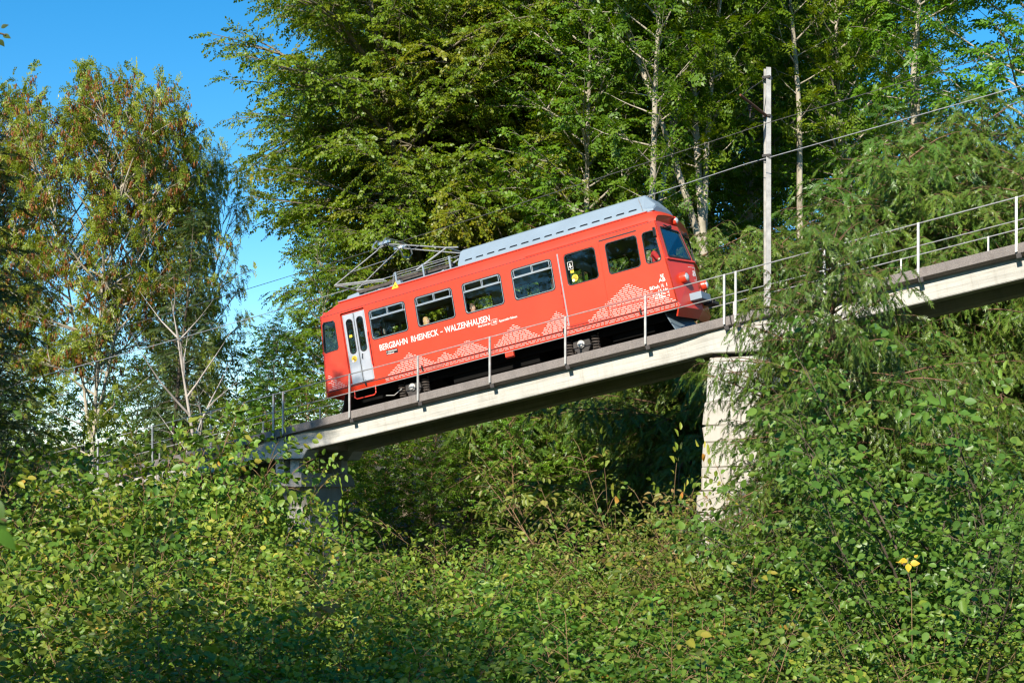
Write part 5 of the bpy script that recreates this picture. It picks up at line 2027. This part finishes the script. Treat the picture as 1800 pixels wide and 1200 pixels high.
# trees on the left, seen against the sky
T_L = "trees at the left against the sky"
grow("ash_tree", 'ash_seed', 150, 50, top_py=150, h_model=18.3, rz=0.3, sxy=0.70, label="tall ash hung with brown seed bunches against the blue sky", group=T_L)
grow("ash_tree", 'ash_seed', 20, 55, top_py=190, h_model=18.3, rz=2.4, sxy=0.7, label="ash with brown seeds at the left edge behind the dark spruce", group=T_L)
t2 = {k: v for k, v in MODEL['ash_seed'].items() if k != 'seed_bunches'}
MODEL['ash_thin'] = t2
grow("ash_tree", 'ash_thin', 325, 54, top_py=285, h_model=18.3, rz=4.0, sxy=0.50, label="thin green ash just right of the spruce, without seed bunches", group=T_L)
grow("spruce_tree", 'spruce_a', 268, 45, top_py=330, h_model=15, rz=1.0, label="narrow green spruce standing between the two ashes", group=T_L, sxy=0.85)
grow("spruce_tree", 'spruce_a', -55, 27, top_py=60, h_model=15, rz=2.1, label="dark spruce whose boughs reach in from the left edge", group=T_L, sxy=0.80)
grow("spruce_tree", 'spruce_a', 20, 40, top_py=430, h_model=15, rz=3.3, label="black-green spruce in shade low at the left edge", group=T_L, sxy=1.1)
grow("bare_tree", 'bare', 370, 42, top_py=478, h_model=8.7, rz=0.7, label="leafless silver-barked young tree rising behind the left railing")
def young_label(px, d, where):
    marks = [(-60, "at the very left edge"), (40, "below the left-edge ash"), (120, "left of the seed-hung ash trunk"), (175, "by the seed-hung ash trunk"), (215, "left of the narrow spruce"), (270, "below the narrow spruce"), (320, "left of the bare silver tree"),
             (380, "by the bare silver tree"), (440, "right of the bare silver tree"), (485, "behind the paired railing posts"), (535, "left of the railcar's lower end"), (590, "beside the left pier"), (625, "just right of the left pier"), (660, "under the silver door"), (700, "under the first window"),
             (745, "under the second window"), (800, "under the third window"), (845, "under the name lettering's end"), (880, "under the fourth window"), (915, "at the middle of the span"), (950, "under the red cable box"), (985, "left of the upper axle"), (1020, "under the upper axle"),
             (1060, "under the sliding door"), (1120, "left of the tall pier"), (1300, "beside the tall pier")]
    m = min(marks, key=lambda q: abs(q[0] - px))[1]
    return "%s young tree %s, %s" % ("nearer" if d < 50 else "farther" if d > 52.5 else "middle", m, where)


for i, (px, d, sc, rz) in enumerate([(90, 47, 0.75, 0), (205, 49, 0.7, 1.1), (300, 50, 0.8, 2.0), (410, 50, 0.85, 3.0), (470, 46, 0.85, 4.0), (550, 45, 0.95, 5.0), (152, 42, 0.6, 2.5), (250, 42, 0.55, 0.5), (400, 43, 0.6, 5.5), (-20, 46, 0.8, 0.9), (60, 58, 1.1, 0.2), (150, 60, 1.1, 2.2), (240, 58, 1.1, 3.2), (330, 60, 1.2, 4.2), (420, 58, 1.1, 5.2), (-30, 62, 1.2, 1.2), (500, 56, 1.1, 0.7)]):
    grow("sapling", 'sapling', px, d, sc=sc, rz=rz, label=young_label(px, d, "behind the bridge"), cat="tree", group="young trees behind the bridge")

# yews
Y_G = "yews behind the bridge"
for px, d, top, rz, lab in [
    (1085, 52, 285, 0.0, "drooping yew rising behind the grey roof box"), (1255, 43, 365, 1.3, "yew behind the front of the railcar"), (1345, 46, 370, 2.1, "yew around the foot of the steel mast"),
    (1450, 45, 390, 3.9, "lower yew to the right of the mast behind the railing"), (1570, 47, 250, 4.6, "wide drooping yew in the middle of the right-hand yew bank"), (1690, 47, 235, 5.5, "tall bluish yew below the right gap of sky"),
    (1800, 46, 225, 0.8, "yew at the right edge behind the railing"), (1640, 44, 330, 1.9, "shorter yew in front of the right-hand yew bank"), (1760, 43, 340, 3.0, "shorter yew close behind the railing at the right edge"), (1000, 54, 400, 2.6, "low yew directly behind the railcar roof")]:
    grow("yew_tree", 'yew_b' if int(px) % 2 else 'yew_a', px, d, top_py=top, h_model=7.4, rz=rz, label=lab, group=Y_G)
grow("yew_tree", 'yew_a', 1480, 25.5, top_py=430, h_model=7.6, rz=2.2, label="big drooping yew in front of the bridge, hiding part of the pier", sxy=0.74)
grow("yew_tree", 'yew_b', 1560, 27.5, top_py=590, h_model=6.8, rz=0.4, label="lower yew right behind the big front yew")
grow("yew_tree", 'yew_b', 1215, 51, top_py=560, h_model=6.8, rz=0.9, label="shaded yew seen under the bridge left of the tall pier")
for i, (px, d, sc, rz) in enumerate([(610, 47, 0.8, 0.2), (680, 50, 0.85, 1.2), (760, 48, 0.7, 2.2), (830, 50, 0.8, 3.1), (900, 48, 0.68, 4.3), (970, 50, 0.8, 5.1), (1040, 49, 0.7, 0.7), (1150, 50, 0.8, 2.9), (720, 52, 0.8, 3.7), (860, 53, 0.8, 5.9), (1000, 53, 0.8, 1.9), (640, 53, 0.8, 4.9), (1080, 51, 0.8, 0.3), (930, 54, 0.9, 3.9)]):
    grow("sapling", 'sapling', px, d, sc=sc, rz=rz, label=young_label(px, d, "under the span"), cat="tree", group="young trees under the bridge span")

# broad-leaved shrubs at the right in front of the bridge
for px, d, top, rz, mdl, lab in [
    (1650, 22, 560, 0.3, 'maple_shrub', "tall broad-leaved bush right of the big yew"), (1760, 21, 500, 1.9, 'maple_shrub', "tallest broad-leaved bush at the right edge below the beam"),
    (1590, 20, 740, 3.0, 'maple_shrub', "broad-leaved bush low beside the big yew's trunk"), (1840, 23, 520, 4.0, 'maple_shrub', "broad-leaved bush cut off by the right edge"), (1700, 18, 700, 5.0, 'maple_shrub', "nearest broad-leaved bush at the right")]:
    grow("broadleaf_bush", mdl, px, d, top_py=top, h_model=4.6, rz=rz, label=lab, cat="bush", group="broad-leaved bushes at the right")
for px, d, top, rz, lab in [(1150, 29, 660, 0.2, "twiggy reddish bush in front of the girder left of the tall pier"), (1050, 30, 680, 1.7, "twiggy bush whose tips cross the middle of the girder"),
                            (1285, 25, 760, 2.5, "rusty twiggy bush in front of the tall pier's foot"), (1200, 22, 800, 3.8, "lower twiggy bush in front of the pier bushes"), (1248, 27, 770, 1.3, "twiggy bush right against the tall pier's lit face"), (1310, 24.5, 800, 5.1, "twiggy bush between the tall pier and the big yew"), (1235, 24, 815, 0.6, "low dense twiggy bush covering the tall pier's base")]:
    grow("twiggy_bush", 'rusty_a', px, d, top_py=top, h_model=4.1, rz=rz, label=lab, cat="bush", group="twiggy bushes by the tall pier")
for px, d, top, rz, mdl, sx, lab in [(225, 28, 655, 0.5, 'hazel_a', 1.0, "tall leafy bush at the far left in front of the bridge, in half shade"), (290, 27.5, 640, 2.0, 'hazel_c', 0.9, "tall leafy bush hiding the bridge left of the bare tree"), (350, 28.5, 690, 3.1, 'hazel_b', 0.8, "leafy bush in front of the shadowed left girder"),
                            (405, 28, 735, 4.4, 'hazel_b', 0.6, "leafy bush left of the paired railing posts"), (165, 27, 690, 5.2, 'hazel_c', 1.0, "leafy bush below the tall seed-hung ash"), (100, 28, 700, 0.9, 'hazel_a', 1.0, "leafy bush near the left edge behind the thicket"), (260, 33, 640, 3.9, 'hazel_a', 1.0, "leafy bush close against the hidden end of the bridge"), (320, 33, 690, 2.7, 'hazel_c', 0.9, "second leafy bush close against the hidden end of the bridge")]:
    grow("leafy_bush", mdl, px, d, top_py=top, h_model=3.2, rz=rz, label=lab, cat="bush", group="bushes in front of the left girder", sxy=sx)
for px, d, top, rz, lab in [(592, 25, 725, 0.1, "thin upright shoot beside the left pier cap"), (742, 24, 850, 1.1, "pale shoot sticking out of the hazels left of centre"), (818, 24, 850, 2.4, "shoot sticking out of the hazels at the centre"),
                            (1362, 27, 500, 0.4, "leafy shoot in front of the concrete above the tall pier"), (1090, 29.5, 615, 2.2, "thin shoot crossing the middle of the pale girder"), (1160, 29.5, 605, 5.0, "thin shoot crossing the girder left of the pier"), (1245, 25, 690, 3.3, "thin shoot in front of the tall pier"),
                            (1600, 27, 520, 1.5, "thin shoot in front of the right girder"), (1740, 26, 470, 3.6, "thin shoot near the right end of the girder")]:
    grow("hazel_shoot", 'thin_shoot', px, d, top_py=top, h_model=2.55, rz=rz, label=lab, cat="shoot", group="thin shoots", sxy=0.5)

# the hazel thicket in the foreground
TOP = [(-200, 735), (60, 750), (160, 745), (230, 800), (330, 805), (400, 790), (470, 840), (530, 905), (600, 880), (650, 915), (720, 895), (800, 865), (900, 875), (1000, 895), (1060, 925), (1120, 890),
       (1200, 860), (1300, 870), (1400, 950), (1500, 1010), (1600, 960), (1700, 910), (2000, 900)]


def top_at(px):
    for (a, b), (c, d) in zip(TOP[:-1], TOP[1:]):
        if a <= px <= c:
            return b + (d - b) * (px - a) / (c - a)
    return 900


prng = random.Random(77)


def thicket_label(px, d):
    marks = [(0, "at the left edge"), (110, "beneath the dark spruce boughs"), (210, "beneath the seed-hung ash"), (320, "beneath the hidden end of the bridge"), (430, "left of the left pier cap"), (540, "below the left pier cap"), (650, "below the railcar's lower end"), (760, "below the first windows"),
             (870, "below the middle of the span"), (980, "below the upper axle"), (1090, "below the sliding door"), (1200, "left of the tall pier's foot"), (1310, "at the tall pier's foot"), (1420, "left of the big yew's trunk"), (1520, "right of the big yew's trunk"),
             (1610, "by the yellow leaves"), (1700, "below the broad-leaved bushes"), (1830, "at the right edge")]
    row = {25.5: "rearmost, topping the thicket", 22: "fifth row back", 19: "fourth row back", 16.5: "third row back", 14.2: "second row back", 12.2: "front row", 10.4: "nearest, along the bottom edge"}[d]
    return "hazel shrub %s, %s" % (min(marks, key=lambda q: abs(q[0] - px))[1], row)


used = set()
kinds = ['hazel_a', 'hazel_b', 'hazel_c', 'leafy_c', 'hazel_a', 'hazel_c', 'hazel_b']
hm = {'rusty_a': 4.1, 'hazel_a': 3.2, 'hazel_b': 3.5, 'hazel_c': 2.95, 'leafy_c': 3.1}
for d, add, step in ((25.5, 6, 105), (22, 18, 115), (19, 45, 130), (16.5, 85, 145), (14.2, 140, 165), (12.2, 205, 190), (10.4, 290, 220)):
    px = -120 + prng.uniform(0, step)
    while px < 1930:
        q = px + prng.uniform(-20, 20)
        dd = d + prng.uniform(-0.8, 0.8)
        k = prng.choice(kinds if q > 500 else kinds[:3])
        x, y, z = pxg(q, dd)
        tp_ = top_at(q) + add + prng.uniform(-14, 30)
        H = (Y0 - tp_) * dd / F_PX - z
        if d < 25:
            H *= prng.uniform(0.80, 1.10)
        if prng.random() < (0.22 if d < 20 else 0.0):
            px += step * prng.uniform(0.8, 1.2)
            continue
        sc = max(0.55, H / hm[k])
        lab = thicket_label(q, d)
        if lab in used:
            lab = lab.replace("hazel shrub", "second hazel shrub")
        used.add(lab)
        grow("hazel_shrub", k, q, dd, sc=sc, rz=prng.uniform(0, 6.28), label=lab, cat="shrub", group="hazel shrubs of the foreground thicket", sxy=min(1.25, max(0.9, 1.15 / sc ** 0.3)))
        px += step * prng.uniform(0.8, 1.2)

# tall trees standing left of the photographer: their shade falls into the lower left and on the railcar's lower end
for x, y, mdl, sc, rz in ((-9.3, -2.4, 'beech_b', 0.56, 0.0), (-7.6, -5.2, 'beech_b', 0.5, 1.4), (-6.6, 4.6, 'sapling', 1.0, 0.4), (-5.0, 2.0, 'sapling', 0.8, 2.4), (-3.6, -2.6, 'sapling', 0.8, 1.4), (-16.0, 16.5, 'maple_a', 1.12, 1.0), (-5.8, 7.4, 'sapling', 1.0, 2.0), (-4.9, 5.4, 'sapling', 0.8, 3.0), (-21.5, 23.0, 'spruce_a', 0.75, 2.0)):
    plant({"s": "spruce_tree", "b": "beech_tree", "m": "maple_tree"}.get(mdl[0] if mdl != 'sapling' else 'm'), MODEL[mdl], (x, y, ground_at(x, y)), rz, sc, "tree standing left of the photographer, casting shade into the scene", "tree", "shade trees left of the camera")


# unseen trees added behind the camera to block sky light and deepen the shade
for i, (x, y, mdl, sc) in enumerate(((6, -14, 'maple_a', 1.1), (12, -18, 'beech_b', 0.95), (19, -13, 'maple_a', 1.2), (25, -4, 'beech_b', 0.9), (29, 6, 'maple_a', 1.1), (17, -26, 'beech_a', 1.0), (4, -26, 'beech_b', 1.0), (31, 16, 'beech_b', 0.85),
                                     (-27, -6, 'beech_b', 1.0), (-29, 5, 'maple_a', 1.2), (-36, -14, 'beech_a', 1.1), (-31, 16, 'beech_b', 0.9))):
    plant("beech_tree" if mdl[0] == 'b' else "maple_tree", MODEL[mdl], (x, y, ground_at(x, y)), i * 1.3, sc, "unseen tall leafy tree added behind the camera to block sky light", "tree", "added sky-blocking trees behind the camera")


# leaves close to the camera
def sprig(name, pts, leaves, mat, label, r=0.004):
    base = Vector(pts[0])
    o = bpy.data.objects.new(name, None)
    o.location = base
    COL.objects.link(o)
    tag(o, label, "sprig")
    link("stem", MB().tube([Vector(p) - base for p in pts], r, 6).mesh(M['bark_twig'], smooth=True), o)
    for p, d, n, L in leaves:
        p, d, n = Vector(p) - base, Vector(d).normalized(), Vector(n)
        n = (n - d * n.dot(d)).normalized()
        b = n.cross(d)
        mb = MB()
        V = []
        m = 7
        for i in range(m + 1):
            t = i / m
            w = 0.40 * math.sin(math.pi * t ** 0.8) * (1 - 0.15 * t)
            for sg in (-1, 0, 1):
                V.append(p + d * L * t + b * (w * sg * L) + n * (0.10 * abs(sg) * w * L * 2 - 0.18 * L * t * t))
        Fq = []
        for i in range(m):
            for j in range(2):
                a = i * 3 + j
                Fq.append((a, a + 1, a + 4, a + 3))
        mb.add(V, Fq)
        me = mb.mesh(mat, smooth=True)
        at_ = me.attributes.new("tint", 'FLOAT', 'POINT')
        at_.data.foreach_set("value", [0.35 + 0.1 * prng.random()] * len(me.vertices))
        link("leaf", me, o)
    return o


a = at(12, 915, 3.3)
sprig("leaf_sprig", [(a.x - 0.75, 3.25, ground_at(-2, 3.2)), (a.x - 0.55, 3.3, -0.9), (a.x - 0.20, 3.3, -0.02), (a.x, 3.3, a.z)],
      [(at(-18, 905, 3.3), (0.5, 0.1, -1), (0.3, -1, 0.2), 0.07), (at(2, 928, 3.3), (0.45, 0.1, -1), (-0.7, -1, 0.3), 0.065), (at(-25, 880, 3.3), (0.75, -0.2, -0.75), (0.2, -1, 0.5), 0.07), (at(-50, 840, 3.3), (-0.5, 0, -0.8), (0, -1, 0.3), 0.09)],
      M['maple'], "large blurred green leaves close to the camera at the left edge")
a = at(-60, 40, 9.0)
sprig("leaf_sprig", [(-5.2, 8.6, ground_at(-5.2, 8.6)), (-4.9, 8.7, 1.0), (-4.2, 9.0, a.z - 0.2), (a.x, 9.0, a.z), tuple(at(10, 62, 9.0))],
      [(at(2, 50, 9.0), (0.8, 0, 0.5), (0, -1, 0.6), 0.055), (at(5, 62, 9.0), (1, 0, -0.3), (0.1, -1, 0.5), 0.055), (at(-4, 70, 9.0), (0.9, 0.1, -0.8), (0, -0.8, 0.7), 0.06), (at(-12, 45, 9.0), (0.3, 0, 1), (0, -1, 0.2), 0.055), (at(-20, 66, 9.0), (0.2, 0, -1), (0, -1, 0.4), 0.06)],
      M['spruce'], "dark leaf tips poking in at the upper left edge against the sky", 0.006)
a = at(1595, 985, 16.0)
sprig("leaf_sprig", [(a.x + 0.1, 16.1, ground_at(a.x, 16)), (a.x + 0.05, 16.0, a.z - 0.4), (a.x, 16.0, a.z + 0.03)],
      [(a, (-1, -0.2, 0.05), (0, -0.8, 0.7), 0.10), (at(1600, 990, 15.95), (0.8, -0.3, 0.1), (0.1, -0.9, 0.5), 0.11), (at(1596, 990, 15.9), (0.0, -0.3, -1), (0, -1, 0.2), 0.10), (at(1590, 982, 16.0), (-0.4, -0.3, -0.6), (0.5, -1, 0.5), 0.07), (at(1586, 990, 16.05), (-0.9, 0.3, 0.35), (0.4, -0.4, 0.9), 0.08), (at(1608, 980, 16.0), (0.6, 0.2, 0.7), (-0.5, -0.6, 0.6), 0.06)],
      M['yellow_leaf'], "bright yellow leaves on a stem below the big yew")
